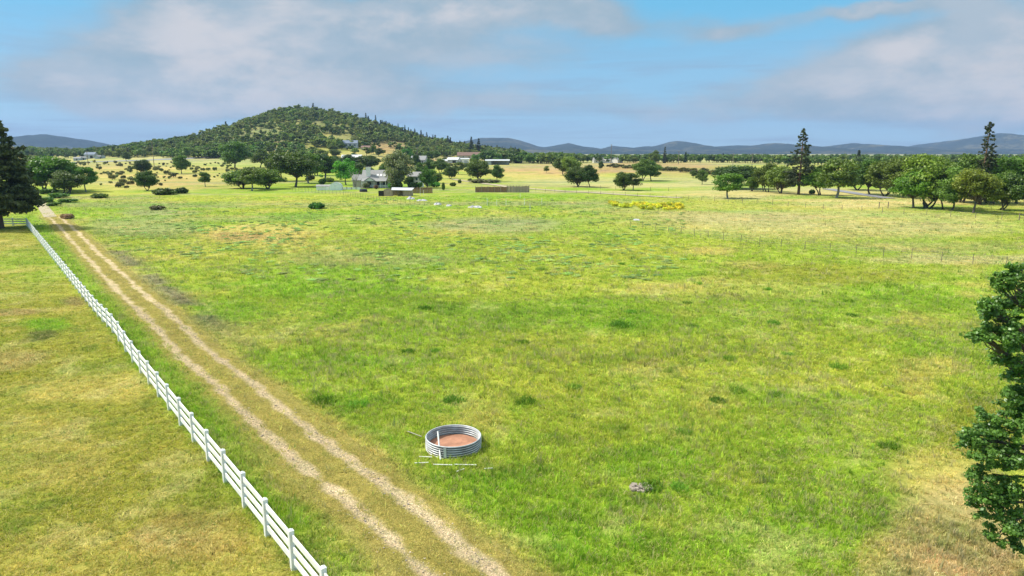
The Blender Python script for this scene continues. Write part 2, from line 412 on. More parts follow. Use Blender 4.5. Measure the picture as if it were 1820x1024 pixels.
def ground_col(x, y):
    x = np.asarray(x, float); y = np.asarray(y, float)
    z = terrain(x, y)
    yy = np.maximum(y, 4.0)
    px, py = to_px(x, yy, z)
    n_big = fbm(x, y, 26, 31, 4); n_mid = fbm(x, y, 6.5, 37, 4); n_sm = fbm(x, y, 1.7, 41, 3)
    pw = px + (fbm(x, y, 14, 51, 3) - .5) * np.minimum(90, 9700 / yy); pv = py + (fbm(x, y, 9, 55, 3) - .5) * np.minimum(110, 100000 / yy ** 2 + 1.5)
    def mixc(c, col, t):
        t = np.clip(t, 0, 1)[..., None]; return c * (1 - t) + col * t
    c = np.zeros(x.shape + (3,)) + (GRN * .5 + YEL * .5)
    c = mixc(c, GRN, sstep(.5, .72, n_big) * .7); c = mixc(c, YEL, sstep(.48, .25, n_big) * .8)
    s, o = so(x, y)
    left = sstep(.3, -.3, o) * sstep(-30, 0, s + 20) * (s < FL + 3)
    c = mixc(c, OLV * .75 + YEL * .15 + DRY * .10, left * .85)
    strip = sstep(-.2, .4, o) * (1 - sstep(2.6, 3.6, o))
    c = mixc(c, GRN, strip * .8 * (s < FL + 5) * sstep(-15, 5, s + 4 * n_mid * 4 - 8))
    hill = sstep(560, 680, y) * sstep(5, 12, z); c = mixc(c, HILLG, hill)
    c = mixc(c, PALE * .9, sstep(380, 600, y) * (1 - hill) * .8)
    for cx, cy, rx, ry, col, st in PATCH:
        if st <= 0: continue
        r2 = ((pw - cx) / rx) ** 2 + ((pv - cy) / ry) ** 2
        c = mixc(c, col, st * (1 - sstep(.25, 1.3, r2)))
    fw = sstep(70, 170, y) * (1 - hill * .6)
    st1 = fbm(x * .35, y, 16, 141, 4); st2 = fbm(x * .4, y, 42, 151, 3); st3 = fbm(x * .5, y, 7, 161, 3)
    c = mixc(c, GREY * .9, fw * sstep(.52, .72, st1) * .55); c = mixc(c, GRN * .85, fw * sstep(.48, .3, st2) * .25); c = mixc(c, DRY, fw * sstep(.55, .75, st2) * .45); c = mixc(c, DGR * 1.3, fw * sstep(.42, .28, st3) * .4)
    # mottling: dry and lush plants mixed at metre scale
    c = mixc(c, DRY, sstep(.56, .8, n_mid) * .45); c = mixc(c, DGR, sstep(.44, .2, n_mid) * .3 * (1 - hill) * sstep(4, -2, (x - 15.5) * .7 + (22 - y) * .0))
    c = mixc(c, DGR, sstep(.40, .22, n_sm) * .35); c = mixc(c, PALE, sstep(.6, .8, n_sm) * .35)
    # the worn edges of the track
    ro = np.abs(o - road_c(s)); onr = (s < S_END + 8)
    c = mixc(c, DRY * .9, (1 - sstep(1.4, 2.9, ro + (n_mid - .5) * 1.6)) * .75 * onr)
    c = mixc(c, np.array((.20, .175, .12)), (np.exp(-((o - road_c(s) - 2.9) / 1.1) ** 2)) * sstep(22, 40, s) * sstep(100, 80, s) * .85 * onr * sstep(.3, .5, n_mid))
    c = mixc(c, GRN * .9, np.exp(-((o - 1.6) / 1.3) ** 2) * .6 * onr * sstep(3, 14, s))
    return np.clip(c * (0.86 + .28 * n_sm)[..., None], .01, .8)

def col_attr(me, C):
    a = me.attributes.new('col', 'FLOAT_COLOR', 'POINT')
    C4 = np.ones((len(C), 4), np.float32); C4[:, :3] = C; a.data.foreach_set('color', C4.ravel())
def ground_mat(name, fine=1.0, gravel=False):
    m = bpy.data.materials.new(name); m.use_nodes = True; q = N(m.node_tree)
    p = m.node_tree.nodes['Principled BSDF']; p.inputs['Roughness'].default_value = .95; p.inputs['Specular IOR Level'].default_value = .1
    a = q.add('ShaderNodeAttribute', attribute_name='col')
    t = q.add('ShaderNodeTexCoord'); v = t.outputs['Object']
    n1 = q.noise(v, 3.2 * fine, 6, .7); n2 = q.noise(v, .55, 5, .65); n3 = q.noise(v, 14 * fine, 3, .6)
    f = q.math('ADD', q.math('MULTIPLY', n1, 1.1), q.math('ADD', q.math('MULTIPLY', n2, .5), q.math('MULTIPLY', n3, .55)))
    c = q.mix(q.smooth(f, .75, 1.4), q.mix(1.0, a.outputs['Color'], (.62, .70, .55), 'MULTIPLY'), q.mix(1.0, a.outputs['Color'], (1.3, 1.2, 1.2), 'MULTIPLY'))
    if gravel:
        vo = q.add('ShaderNodeTexVoronoi'); vo.inputs['Scale'].default_value = 16; q.link(v, vo.inputs['Vector'])
        c = q.mix(q.smooth(vo.outputs['Distance'], .15, .5), q.mix(1.0, c, (1.2, 1.2, 1.25), 'MULTIPLY'), q.mix(1.0, c, (.7, .68, .66), 'MULTIPLY'))
    q.link(c, p.inputs['Base Color'])
    b = q.add('ShaderNodeBump'); b.inputs['Strength'].default_value = .9; b.inputs['Distance'].default_value = .12
    q.link(f, b.inputs['Height']); q.link(b.outputs[0], p.inputs['Normal'])
    return m
M_GROUND = ground_mat('meadow'); M_ROAD = ground_mat('track_dirt', 1.6, True)

ys = list(np.arange(-60, 10, 4.0)) + list(np.arange(10, 70, .5))
while ys[-1] < 8500: ys.append(ys[-1] * 1.0085)
ys = np.array(ys); us = np.linspace(-1, 1, 560); us = np.sign(us) * np.abs(us) ** 1.12 * 1.75
Y = np.repeat(ys[:, None], len(us), 1); X = us[None, :] * (np.maximum(Y, 0) + 45)
Xf, Yf = X.ravel(), Y.ravel(); Zf = terrain(Xf, Yf)
nr, nc = len(ys), len(us)
idx = np.arange(nr * nc).reshape(nr, nc)
Fq = np.stack([idx[:-1, :-1].ravel(), idx[:-1, 1:].ravel(), idx[1:, 1:].ravel(), idx[1:, :-1].ravel()], 1)
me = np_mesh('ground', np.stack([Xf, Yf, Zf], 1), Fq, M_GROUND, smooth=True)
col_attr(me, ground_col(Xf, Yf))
tag(link('ground', me), kind='structure')

# ------------------------------------------------------------------ dirt track (a strip just above the meadow)
ss = np.arange(-14, S_END + .1, .3); oo = np.linspace(-2.1, 2.1, 43)
Sg, Og = np.meshgrid(ss, oo, indexing='ij')
Oc = Og + road_c(Sg) + (fbm(Sg, Og * 0, 9, 77, 2) - .5) * .5
RX = P1.x + Sg * FD.x + Oc * FN.x; RY = P1.y + Sg * FD.y + Oc * FN.y
rx, ry = RX.ravel(), RY.ravel(); wv = (fbm(rx, ry, 1.1, 81, 3) - .5)
dr = np.abs(np.abs(Og.ravel() + (fbm(rx, ry, 3.5, 83, 3) - .5) * .35) - .85)
rut = 1 - sstep(.08, .40, dr + wv * .68)
cg = ground_col(rx, ry)
n8 = fbm(rx, ry, 2.3, 85, 4)[:, None]
rc = (np.array((.74, .61, .37)) * (1 - n8) + np.array((.48, .38, .24)) * n8) * 1.08
mid = (DRY * .5 + OLV * .5)[None, :] * (.7 + .6 * fbm(rx, ry, .8, 87, 3)[:, None])
edge = sstep(1.25, 1.9, np.abs(Og.ravel()) + wv)[:, None]
bc = cg * edge + mid * (1 - edge)
cc = bc * (1 - rut[:, None]) + rc * rut[:, None]
rz = terrain(rx, ry) + .06 - .02 * rut + .012 * wv
# sides dip into the meadow
rz = rz - .12 * sstep(1.85, 2.1, np.abs(Og.ravel()))
nr, nc = Sg.shape; idx = np.arange(nr * nc).reshape(nr, nc)
Fq = np.stack([idx[:-1, :-1].ravel(), idx[:-1, 1:].ravel(), idx[1:, 1:].ravel(), idx[1:, :-1].ravel()], 1)[:, ::-1]
me = np_mesh('dirt_road', np.stack([rx, ry, rz], 1), Fq, M_ROAD, smooth=True); col_attr(me, cc)
tag(link('dirt_road', me), kind='structure')

def strip_road(name, pts, width, m, lift=.12):
    P = []
    for a, b in zip(pts[:-1], pts[1:]):
        nseg = max(2, int((b - a).length / 4))
        P += [a.lerp(b, i / nseg) for i in range(nseg)]
    P.append(pts[-1]); b = MB(); prev = None
    for i, p in enumerate(P):
        d = (P[min(i + 1, len(P) - 1)] - P[max(i - 1, 0)]); d.z = 0; d.normalize(); n = Vector((-d.y, d.x, 0))
        row = []
        for kk in range(5):
            q = p + n * width * (kk / 4 - .5); row.append(Vector((q.x, q.y, float(terrain(q.x, q.y)) + lift)))
        if prev:
            for kk in range(4): b.quad(prev[kk], row[kk], row[kk + 1], prev[kk + 1])
        prev = row
    return tag(b.build(name, m), kind='structure')
M_DRIVE = mat('pale_drive', (.40, .34, .22), .95, .2, .3)
strip_road('road', [atF(x, 640 - (x - 150) * .12) for x in range(-60, 560, 60)], 14, M_ASPH)
strip_road('road', [atF(x, 640 + (x - 930) * .02) for x in range(930, 1500, 60)], 9, M_ASPH)
strip_road('driveway', [at(806, 319), at(850, 325), at(880, 329), at(905, 333), at(1000, 340), at(1100, 346), at(1210, 352)], 3.2, M_DRIVE)
strip_road('driveway', [at(1580, 353), at(1520, 344), at(1495, 340), at(1470, 336)], 4, M_ASPH)
strip_road('driveway', [at(90, 386), at(78, 370), at(66, 352)], 2.2, M_DRIVE, .06)

# ------------------------------------------------------------------ mountains
SKY_R = [(760, 262), (800, 256), (830, 250), (855, 245), (905, 245), (925, 250), (956, 260), (966, 262), (985, 259), (1010, 254), (1033, 260), (1054, 262), (1067, 267), (1088, 259), (1123, 263), (1147, 260), (1165, 261),
         (1190, 252), (1204, 250), (1220, 252), (1240, 262), (1280, 260), (1314, 258), (1338, 260), (1362, 255), (1381, 254), (1396, 257), (1425, 262), (1463, 268), (1494, 258), (1510, 255), (1525, 255), (1543, 264), (1568, 262), (1590, 265),
         (1609, 265), (1656, 260), (1680, 261), (1705, 255), (1734, 247), (1773, 237), (1793, 237), (1820, 241), (1880, 250), (2000, 262)]
SKY_L = [(-200, 250), (-60, 246), (0, 250), (34, 244), (52, 243), (75, 238), (95, 241), (112, 242), (130, 247), (150, 254), (175, 262), (210, 268), (240, 274)]
M_MTN = bpy.data.materials.new('forested_mountain'); M_MTN.use_nodes = True; q = N(M_MTN.node_tree)
p = M_MTN.node_tree.nodes['Principled BSDF']; p.inputs['Roughness'].default_value = 1; p.inputs['Specular IOR Level'].default_value = 0
t = q.add('ShaderNodeTexCoord'); n1 = q.noise(t.outputs['Object'], .0016, 8, .65); n2 = q.noise(t.outputs['Object'], .02, 5, .7)
c = q.mix(q.smooth(q.math('ADD', n1, q.math('MULTIPLY', q.math('SUBTRACT', n2, .5), .4)), .5, .68), (.03, .042, .03), (.13, .12, .07))
q.link(q.mix(q.smooth(n2, .35, .65), q.mix(1., c, (.6, .6, .6), 'MULTIPLY'), c), p.inputs['Base Color'])
def mountain(pts, F, depth, seed):
    xs, zs = sky_to_table(pts, F, 0)
    x = np.arange(xs.min(), xs.max(), 28.0); y = np.linspace(F - depth, F + depth, 90)
    X, Yy = np.meshgrid(x, y, indexing='xy')
    prof = np.clip(1 - np.abs(Yy - F) / depth, 0, 1) ** .85
    warp = (fbm(X, Yy, 1100, seed, 3) - .5) * 900 * (1 - prof)
    hz = np.interp(X + warp, xs, zs)
    sp = np.abs(fbm(X, Yy * .45, 480, seed + 5, 4) - .5) * 2
    Z = hz * prof * (1 - .75 * sp * (1 - prof) * 1.3) + (fbm(X, Yy, 60, seed + 9, 3) - .5) * 9 * prof
    Z = np.where(prof <= 0.02, -13.0, np.maximum(Z - 12 * (1 - prof), -12.5))
    nr, nc = X.shape; idx = np.arange(nr * nc).reshape(nr, nc)
    Fq = np.stack([idx[:-1, :-1].ravel(), idx[:-1, 1:].ravel(), idx[1:, 1:].ravel(), idx[1:, :-1].ravel()], 1)
    me = np_mesh('mountain', np.stack([X.ravel(), Yy.ravel(), Z.ravel()], 1), Fq, M_MTN, smooth=True)
    tag(link('mountains', me), kind='structure')
mountain(SKY_R, 6500, 1900, 101); mountain(SKY_L, 5200, 1500, 131)

# ------------------------------------------------------------------ foliage builders
def rand_dirs(rng, n):
    v = rng.normal(size=(n, 3)); return v / np.linalg.norm(v, axis=1)[:, None]
def leaf_quads(rng, C, R, cnt, size, asp=1.5, up=.35, shell=.45, fold=False):
    """C (k,3) centres, R (k,3) radii, cnt per clump -> verts, quads, lv"""
    k = len(C); n = k * cnt
    ci = np.repeat(np.arange(k), cnt)
    d = rand_dirs(rng, n); r = rng.random(n) ** shell
    P = C[ci] + d * R[ci] * r[:, None]
    nrm = rand_dirs(rng, n) + d * .7 + np.array((0, 0, up)); nrm /= np.linalg.norm(nrm, axis=1)[:, None]
    a = np.cross(nrm, rand_dirs(rng, n)); a /= np.linalg.norm(a, axis=1)[:, None]; b = np.cross(nrm, a)
    s = size * (.6 + .8 * rng.random(n))[:, None]
    A = a * s * asp * .5; B = b * s * .5
    V = np.stack([P - A, P - A * .1 + B, P + A, P - A * .1 - B], 1).reshape(-1, 3)
    F = np.arange(n * 4).reshape(n, 4)
    lv = np.clip(rng.random(k)[ci] * .5 + rng.random(n) * .5, 0, 1)
    return V, F, lv
def bez(a, b, sag=0.0, n=5, jit=0.0, rng=None):
    a, b = np.array(a, float), np.array(b, float); pts = []
    for i in range(n + 1):
        t = i / n; p = a * (1 - t) + b * t; p[2] += sag * 4 * t * (1 - t)
        if jit and 0 < i < n: p += rng.normal(size=3) * jit
        pts.append(p)
    return pts
def make_oak(seed, H=9.0, W=9.0, nc=30, cnt=260, size=.26, trunk=.28, bark=None, leafm=None, stems=1, low=.12, tr=.22):
    rng = np.random.default_rng(seed)
    zc = H * (low + 1) / 2 + H * .02; hz = H * (1 - low) / 2
    C = []; R = []
    while len(C) < nc:
        d = rand_dirs(rng, 1)[0]
        if d[2] < -.85: continue
        f = .45 + .55 * rng.random() ** .6
        rc = W * (.10 + .09 * rng.random())
        lump = 1 + .22 * math.sin(3 * math.atan2(d[1], d[0]) + seed) + .1 * rng.normal()
        c = np.array((d[0] * (W / 2 - rc) * f * lump, d[1] * (W / 2 - rc) * f * lump, zc + d[2] * (hz - rc * .6) * f))
        C.append(c); R.append((rc * 1.15, rc * 1.15, rc * (.6 + .2 * rng.random())))
    C = np.array(C); R = np.array(R)
    V, F, lv = leaf_quads(rng, C, R, cnt, size)
    crown = np_mesh('crown', V, F, leafm or M_LEAF, lv)
    b = MB(); bases = [np.array((0., 0., 0.))]
    for i in range(1, stems): bases.append(np.array((rng.normal() * W * .07, rng.normal() * W * .05, 0)))
    forks = []
    for bs in bases:
        lean = rng.normal(size=2) * W * .05
        fk = bs + np.array((lean[0], lean[1], H * (low + .08) + rng.random() * H * .05))
        r0 = tr * H / 9 / (1 if stems == 1 else 1.35)
        b.tube([bs + (0, 0, -.2), bs + (0, 0, .25), bs * .5 + fk * .5 + rng.normal(size=3) * .08, fk], [r0 * 1.5, r0 * 1.08, r0 * .9, r0 * .75], 8)
        forks.append((fk, r0))
    for c in C[np.argsort(-np.linalg.norm(C[:, :2], axis=1))][:max(10, nc * 2 // 3)]:
        fk, r0 = forks[rng.integers(len(forks))]
        b.tube(bez(fk, c, H * .04, 4, W * .018, rng), [r0 * .5, r0 * .38, r0 * .26, r0 * .17, r0 * .08], 5)
    return b.mesh('trunk', bark or M_BARK, True), crown
def make_conifer(seed, H=18, W=6.5, levels=26, sparse=.8, cnt=60, size=.28, low=.2, bark=None, shape=1.0, ragged=.25, csz=.055):
    rng = np.random.default_rng(seed); b = MB()
    r0 = H * .018
    b.tube([(0, 0, -.2), (0, 0, .4), (rng.normal() * .1, 0, H * .5), (0, 0, H * .98)], [r0 * 1.5, r0 * 1.1, r0 * .7, .03], 8)
    C = []; R = []
    for i in range(levels):
        t = i / (levels - 1); z = H * (low + (1 - low) * t) + rng.normal() * .1
        rad = W / 2 * (1 - t) ** shape * (1 if t > .12 else .6 + 3.3 * t) + .15
        nb = max(4, int(9 * sparse * (1 - t * .4)))
        for j in range(nb):
            if rng.random() > sparse + .15: continue
            a = rng.random() * 6.283; L = rad * (1 - ragged + 2 * ragged * rng.random() * .8)
            tip = np.array((math.cos(a) * L, math.sin(a) * L, z - L * (.12 + .12 * rng.random())))
            st = np.array((0, 0, z))
            b.tube([st, st * .5 + tip * .5 + (0, 0, .08 * L), tip], [max(.02, r0 * .25 * (1 - t)), .02, .012], 4, False)
            ns = max(1, int(L / (W * .13)))
            for k2 in range(ns):
                f = 1 - (k2 / ns) * .75
                rr = (csz + .04 * rng.random()) * W * (1 - .5 * t)
                C.append(st * (1 - f) + tip * f + rng.normal(size=3) * .07 * W * .3); R.append((rr, rr, rr * .5))
    C = np.array(C); R = np.array(R)
    V, F, lv = leaf_quads(rng, C, R, cnt, size, 2.2, .2, .6)
    return b.mesh('trunk', bark or M_BARKR, True), np_mesh('crown', V, F, M_NEEDLE, lv)
def make_bush(seed, W=2.2, H=1.2, nc=9, cnt=90, size=.16, m=None):
    rng = np.random.default_rng(seed); C = []; R = []
    for i in range(nc):
        d = rand_dirs(rng, 1)[0]; d[2] = abs(d[2])
        rc = W * (.16 + .1 * rng.random())
        C.append((d[0] * (W / 2 - rc), d[1] * (W / 2 - rc), H * .35 + d[2] * (H * .4) * rng.random())); R.append((rc, rc, H * (.25 + .12 * rng.random())))
    V, F, lv = leaf_quads(rng, np.array(C), np.array(R), cnt, size, 1.5, .4, .5)
    V[:, 2] = np.maximum(V[:, 2], .0)
    b = MB()
    for i in range(6): b.tube([(0, 0, -.05), tuple(np.array(C[i % nc]) * .6), C[i % nc]], [.03, .02, .01], 4, False)
    return b.mesh('stems', M_BARK), np_mesh('foliage', V, F, m or M_SCRUB, lv)

OAKS = [make_oak(1, 9, 9, 46, 230, stems=1, low=.10), make_oak(2, 9, 9, 52, 220, stems=3, low=.05), make_oak(3, 9, 9, 42, 240, stems=2, low=.10), make_oak(4, 9, 9, 50, 220, stems=1, low=.14),
        make_oak(5, 9, 9, 36, 230, stems=1, bark=M_BARKP, low=.16), make_oak(6, 9, 9, 54, 220, stems=4, low=.04)]
OAK_GREY = make_oak(11, 9, 9, 60, 200, leafm=M_LEAFG, bark=M_BARKP, low=.05, size=.24)
OAK_BRIGHT = make_oak(12, 9, 9, 40, 240, leafm=M_LEAFB, low=.1)
OAK_SPARSE = make_oak(14, 9, 9, 20, 90, leafm=M_LEAFG, bark=M_BARKP, low=.25, size=.2)
PINES = [make_conifer(21, 18, 6.5, 46, .72, 17, .26, .16, shape=.7, ragged=.5), make_conifer(22, 18, 5.6, 50, .72, 17, .24, .08, shape=.65, ragged=.5)]
SMALLCON = make_conifer(24, 18, 6, 22, .9, 14, .5, .05)
BUSHES = [make_bush(31), make_bush(32, nc=12), make_bush(33, nc=6, H=1.5)]
BUSH_G = make_bush(34, m=M_LEAFB, nc=12, cnt=120); BUSH_D = make_bush(35, m=M_LEAF, nc=14, cnt=160); BUSH_B = make_bush(36, m=M_BROWNB, nc=9)

rnd = random.Random(5)
def tree(px, py, hpx, wpx, kind, label, tint=(1, 1, 1), group=None, name='oak_tree', cat='oak tree', rz=None):
    p = at(px, py); m = mpp(p); H = hpx * m; W = wpx * m
    lib, H0, W0 = kind
    t = thing(name, label, cat, p, rnd.random() * 6.28 if rz is None else rz, group)
    t.scale = (W / W0, W / W0, H / H0)
    a = link('trunk', lib[0], t); b = link('crown', lib[1], t); b.color = (*tint, 1)
    return t
def O(i): return (OAKS[i], 8.6, 8.1)
DK = (.95, 1.0, .85); MD = (1.2, 1.2, 1.0); BR = (1.5, 1.3, .85); GR = (1.15, 1.4, .8)
# right-hand grove and pasture trees
TREES = [
 (1293, 353, 45, 60, O(4), 'small spreading oak alone on pale pasture with a low forked trunk, before a larger oak', GR),
 (1312, 336, 42, 92, O(3), 'wide dark oak directly behind the small forked oak on the pasture', DK),
 (1248, 328, 25, 22, O(0), 'small single-trunk oak left of the wide dark oak, beside the smallest round one', MD),
 (1232, 317, 14, 14, O(2), 'smallest round oak at the edge of the bare red-brown field', MD),
 (1337, 340, 28, 24, O(5), 'low bright bushy oak squeezed between the wide dark oak and the brownish one', GR),
 (1361, 341, 50, 46, O(1), 'brownish dense oak left of the tall pine grove with foliage nearly to the ground', BR),
 (1388, 344, 50, 50, O(5), 'dark multi-stemmed oak touching the left side of the tall pine', MD),
 (1455, 347, 50, 58, O(2), 'twin-trunk oak just right of the tall pine', GR),
 (1487, 352, 68, 84, O(4), 'pale-trunked broad oak leaning left, right of the twin-trunk oak', BR),
 (1522, 338, 50, 60, O(1), 'shaded oak behind the road between the pale-trunked oak and the dark stand', MD),
 (1545, 346, 60, 60, O(6 % 6), 'left oak of the stand beside the grey drive, many thin stems', GR),
 (1575, 349, 66, 66, O(1), 'right oak of the stand beside the grey drive, dark skirt of leaves', MD),
 (1623, 370, 70, 70, O(3), 'foremost dark oak at the left end of the big grove, thick straight trunk', GR),
 (1646, 370, 98, 92, O(5), 'tallest round oak of the big grove with three leaning trunks', BR),
 (1675, 372, 72, 58, O(2), 'narrow dark grove oak with right-leaning trunk, just right of the tallest round oak', DK),
 (1692, 375, 74, 62, O(0), 'grove oak with straight pale-based trunk between the leaning trunk and the thick one', MD),
 (1730, 379, 80, 74, O(3), 'front grove oak with thick forked trunk below the tall pine spire', BR),
 (1783, 374, 68, 66, O(1), 'rounded grove oak standing apart near the right edge on bright grass', GR),
 (1604, 352, 70, 70, O(0), 'back-row oak behind the foremost dark oak', BR),
 (1712, 360, 82, 90, O(2), 'back-row oak filling the gap left of the tall pine spire', MD),
 (1762, 362, 84, 90, O(5), 'back-row oak filling the gap right of the tall pine spire', GR),
 (1806, 362, 84, 80, O(3), 'back-row oak at the right edge of the picture', MD),
 (1836, 378, 84, 80, O(1), 'half-hidden oak cut by the right edge of the picture', DK),
 # middle pasture
 (1027, 332, 37, 46, O(5), 'left dark oak of the clump in the middle of the pasture', DK),
 (1048, 333, 38, 36, O(2), 'right dark oak of the clump in the middle of the pasture', DK),
 (1001, 312, 32, 32, O(0), 'thin-crowned oak behind and left of the middle clump', MD),
 (1016, 318, 40, 34, O(3), 'tall oak rising behind the middle clump', MD),
 (971, 308, 13, 13, O(4), 'tiny lone oak on the dry slope left of the middle clump', MD),
 (1108, 338, 33, 36, O(5), 'left half of the low oak pair right of the middle clump', DK),
 (1125, 339, 31, 34, O(4), 'right half of the low oak pair, showing a bent trunk', DK),
 (1143, 322, 38, 44, O(2), 'left dark oak of the pair behind on the red-brown field edge', DK),
 (1157, 321, 34, 34, O(0), 'right dark oak of the pair behind on the red-brown field edge', DK),
 # house surroundings
 (578, 322, 48, 66, O(4), 'oak with pale leaning trunk left of the bright green tree by the farmhouse', MD),
 (783, 309, 26, 34, O(2), 'gnarled oak on the dry bank below the white garages', DK),
 (763, 308, 25, 22, O(0), 'oak left of the gnarled one on the dry bank', DK),
 (815, 310, 22, 24, O(4), 'slim oak right of the gnarled one on the dry bank', MD),
 (850, 321, 38, 46, O(5), 'dense dark round oak beside the pale driveway', DK),
 (884, 323, 29, 23, O(0), 'small oak right of the dense dark round oak by the driveway', DK),
 (622, 304, 28, 40, O(2), 'dark oak behind the bright green tree by the farmhouse', DK),
 (657, 304, 28, 40, O(3), 'dark oak behind the farmhouse roof', DK),
 (738, 300, 25, 22, O(1), 'dark oak right of the grey-green tree below the grey-roofed house', DK),
 (673, 278, 14, 16, O(0), 'small round oak alone on the yellow slope below the hillside house', DK),
 # left of the house
 (418, 301, 47, 54, O(0), 'tall dark oak on the dry rise with sky-lit gaps in its crown', DK),
 (463, 298, 31, 38, O(2), 'oak right of the tall dark oak on the dry rise', DK),
 (432, 335, 34, 60, O(5), 'left oak of the low spreading row at the meadow edge', MD),
 (448, 339, 42, 50, O(4), 'front oak of the low spreading row with pale trunk', MD),
 (475, 336, 38, 56, O(5), 'right oak of the low spreading row at the meadow edge', MD),
 (500, 322, 52, 52, O(2), 'dark oak behind the right end of the low spreading row', DK),
 (526, 332, 62, 76, O(3), 'broad umbrella-crowned oak with bare trunks, left of the pale leaning oak', DK),
 (548, 326, 52, 60, O(4), 'oak between the umbrella-crowned oak and the pale leaning oak', MD),
 (323, 309, 32, 29, O(0), 'neat round oak alone on the dry scrub slope', DK),
 (263, 339, 35, 37, O(1), 'dense low-branched oak in the scrub near the meadow', DK),
 (254, 309, 26, 32, O(5), 'bushy dark oak behind the low-branched oak in the scrub', DK),
 (365, 332, 26, 26, O(4), 'thin small oak in the dry grass left of the low spreading row', MD),
 (98, 341, 64, 76, O(3), 'large layered oak beside the end of the dirt track, next to the big conifer', GR),
 (124, 338, 50, 50, O(1), 'shaded oak behind the large layered oak near the track', MD),
 (153, 341, 44, 44, O(4), 'medium oak right of the large layered oak near the track', GR),
 (225, 287, 17, 17, O(0), 'small dark oak by the far road on the left', DK),
 (62, 318, 40, 70, O(2), 'oak partly hidden behind the big dark conifer', MD),

 (560, 312, 38, 44, O(1), 'dark oak behind the gap between the umbrella-crowned oak and the pale leaning oak', DK),
 (598, 300, 22, 34, O(2), 'oak on the yellow slope above the bright green tree', DK),
 (574, 285, 18, 24, O(0), 'oak high on the yellow slope left of the long low barn', MD),
 (596, 281, 16, 20, O(3), 'oak touching the left end of the long low barn', MD),
 (540, 292, 24, 30, O(2), 'oak seen over the umbrella crown at the slope foot', MD),
 (508, 296, 24, 34, O(5), 'oak behind the dark oak at the end of the low spreading row', MD),
 (700, 302, 22, 30, O(1), 'oak behind the large grey-green tree, left side', DK),
 (716, 316, 24, 22, O(5), 'dark oak just right of the crown of the large grey-green tree', DK),
 (645, 262, 11, 14, O(0), 'small oak beside the hillside house on its right', DK),
 (607, 266, 12, 16, O(2), 'small oak beside the hillside house on its left', DK),
 (625, 268, 9, 12, O(1), 'tiny oak below the hillside house windows', MD),
 (592, 270, 12, 18, O(3), 'oak left of the yellow clearing below the hillside house', MD),
 (800, 318, 22, 26, O(1), 'low oak at the foot of the dry bank beside the driveway bend', DK),
 (762, 286, 18, 22, O(5), 'oak on the slope right of the grey-roofed slope house', MD),
 (775, 284, 16, 18, O(2), 'oak just left of the leftmost pale garage', MD),
 (1068, 303, 16, 10, O(0), 'thin oak above the middle pasture clump, by the far road', MD),

 (78, 338, 60, 50, O(5), 'dark oak overlapping the left side of the large layered oak', DK),
 (120, 344, 40, 56, O(1), 'low dark oak in front of the shaded oak near the track', DK),
 (690, 318, 30, 30, O(3), 'oak rising behind the right end of the farmhouse roof', MD),
 (635, 318, 30, 34, O(5), 'oak between the bare tree and the farmhouse left wing', DK),
 (748, 316, 26, 26, O(2), 'oak behind the small two-storey white house', MD),
 (775, 326, 18, 24, O(1), 'low oak right of the bright rounded tree by the farmhouse', MD),
 (728, 333, 20, 20, O(5), 'low bushy tree hiding the left side of the small two-storey house', GR),
 (655, 322, 24, 26, O(1), 'oak just behind the chimney of the farmhouse', DK),
]
for T_ in TREES: tree(*T_)
tree(1419, 346, 113, 46, (PINES[0], 18, 6.5), 'tall ragged pine standing among the oaks, left of the two spires', (1, 1, 1), name='pine_tree', cat='pine tree')
tree(1741, 364, 143, 42, (PINES[1], 18, 5.6), 'tallest narrow pine rising above the right-hand grove', (1, 1, .9), name='pine_tree', cat='pine tree')
tree(615, 329, 48, 46, (OAK_BRIGHT, 9, 9.2), 'bright green leafy tree beside the white greenhouse', name='leafy_tree', cat='tree')
tree(705, 335, 68, 62, (OAK_GREY, 9, 9.2), 'large grey-green tree in front of the farmhouse, taller than its roof', name='grey_green_tree', cat='tree')
tree(759, 335, 38, 34, (OAK_BRIGHT, 9, 9.2), 'bright green rounded tree right of the farmhouse', name='leafy_tree', cat='tree')
tree(725, 289, 27, 24, (OAK_BRIGHT, 9, 9.2), 'mid-green round tree on the slope beside the grey-roofed house', (.7, .7, .7), name='leafy_tree', cat='tree')
tree(1163, 292, 24, 20, O(1), 'far oak rising above the distant tree line behind the middle pasture', DK)
tree(1181, 290, 28, 9, (SMALLCON, 18, 6), 'thin far pine poking above the distant tree line', name='pine_tree', cat='pine tree')
# bare tree by the house
rng = np.random.default_rng(77); b = MB()
for i in range(9):
    a = i * .7; tip = (math.cos(a) * 2.2 * rng.uniform(.5, 1), math.sin(a) * 2.0, 6.6 * rng.uniform(.75, 1)); md = (tip[0] * .35, tip[1] * .35, 3)
    b.tube([(rng.normal() * .1, rng.normal() * .1, -.1), md, tip], [.16, .10, .02], 5)
    for j in range(4):
        f = rng.uniform(.3, .9); s_ = np.array(md) * (1 - f) + np.array(tip) * f
        b.tube([s_, s_ + rng.normal(size=3) * .7 + (0, 0, .5)], [.04, .01], 4)
bt = thing('bare_tree', 'leafless pale many-stemmed tree before the farmhouse', 'tree', at(631, 336))
b.build('trunk', M_BARKP, bt)
# big conifer at the left edge: dense, dark
big = make_conifer(61, 20, 12.6, 58, 1.0, 62, .28, .20, shape=.6, ragged=.24, csz=.055)
t = thing('conifer_tree', 'huge dense dark conifer at the left edge behind the white fence corner', 'conifer', at(17, 406)); m_ = mpp(at(17, 406))
t.location.x -= 1.3
t.scale = (1, 1, 198 * m_ / 20)
link('trunk', big[0], t); o_ = link('crown', big[1], t); o_.color = (1.5, 1.35, 1.2, 1)

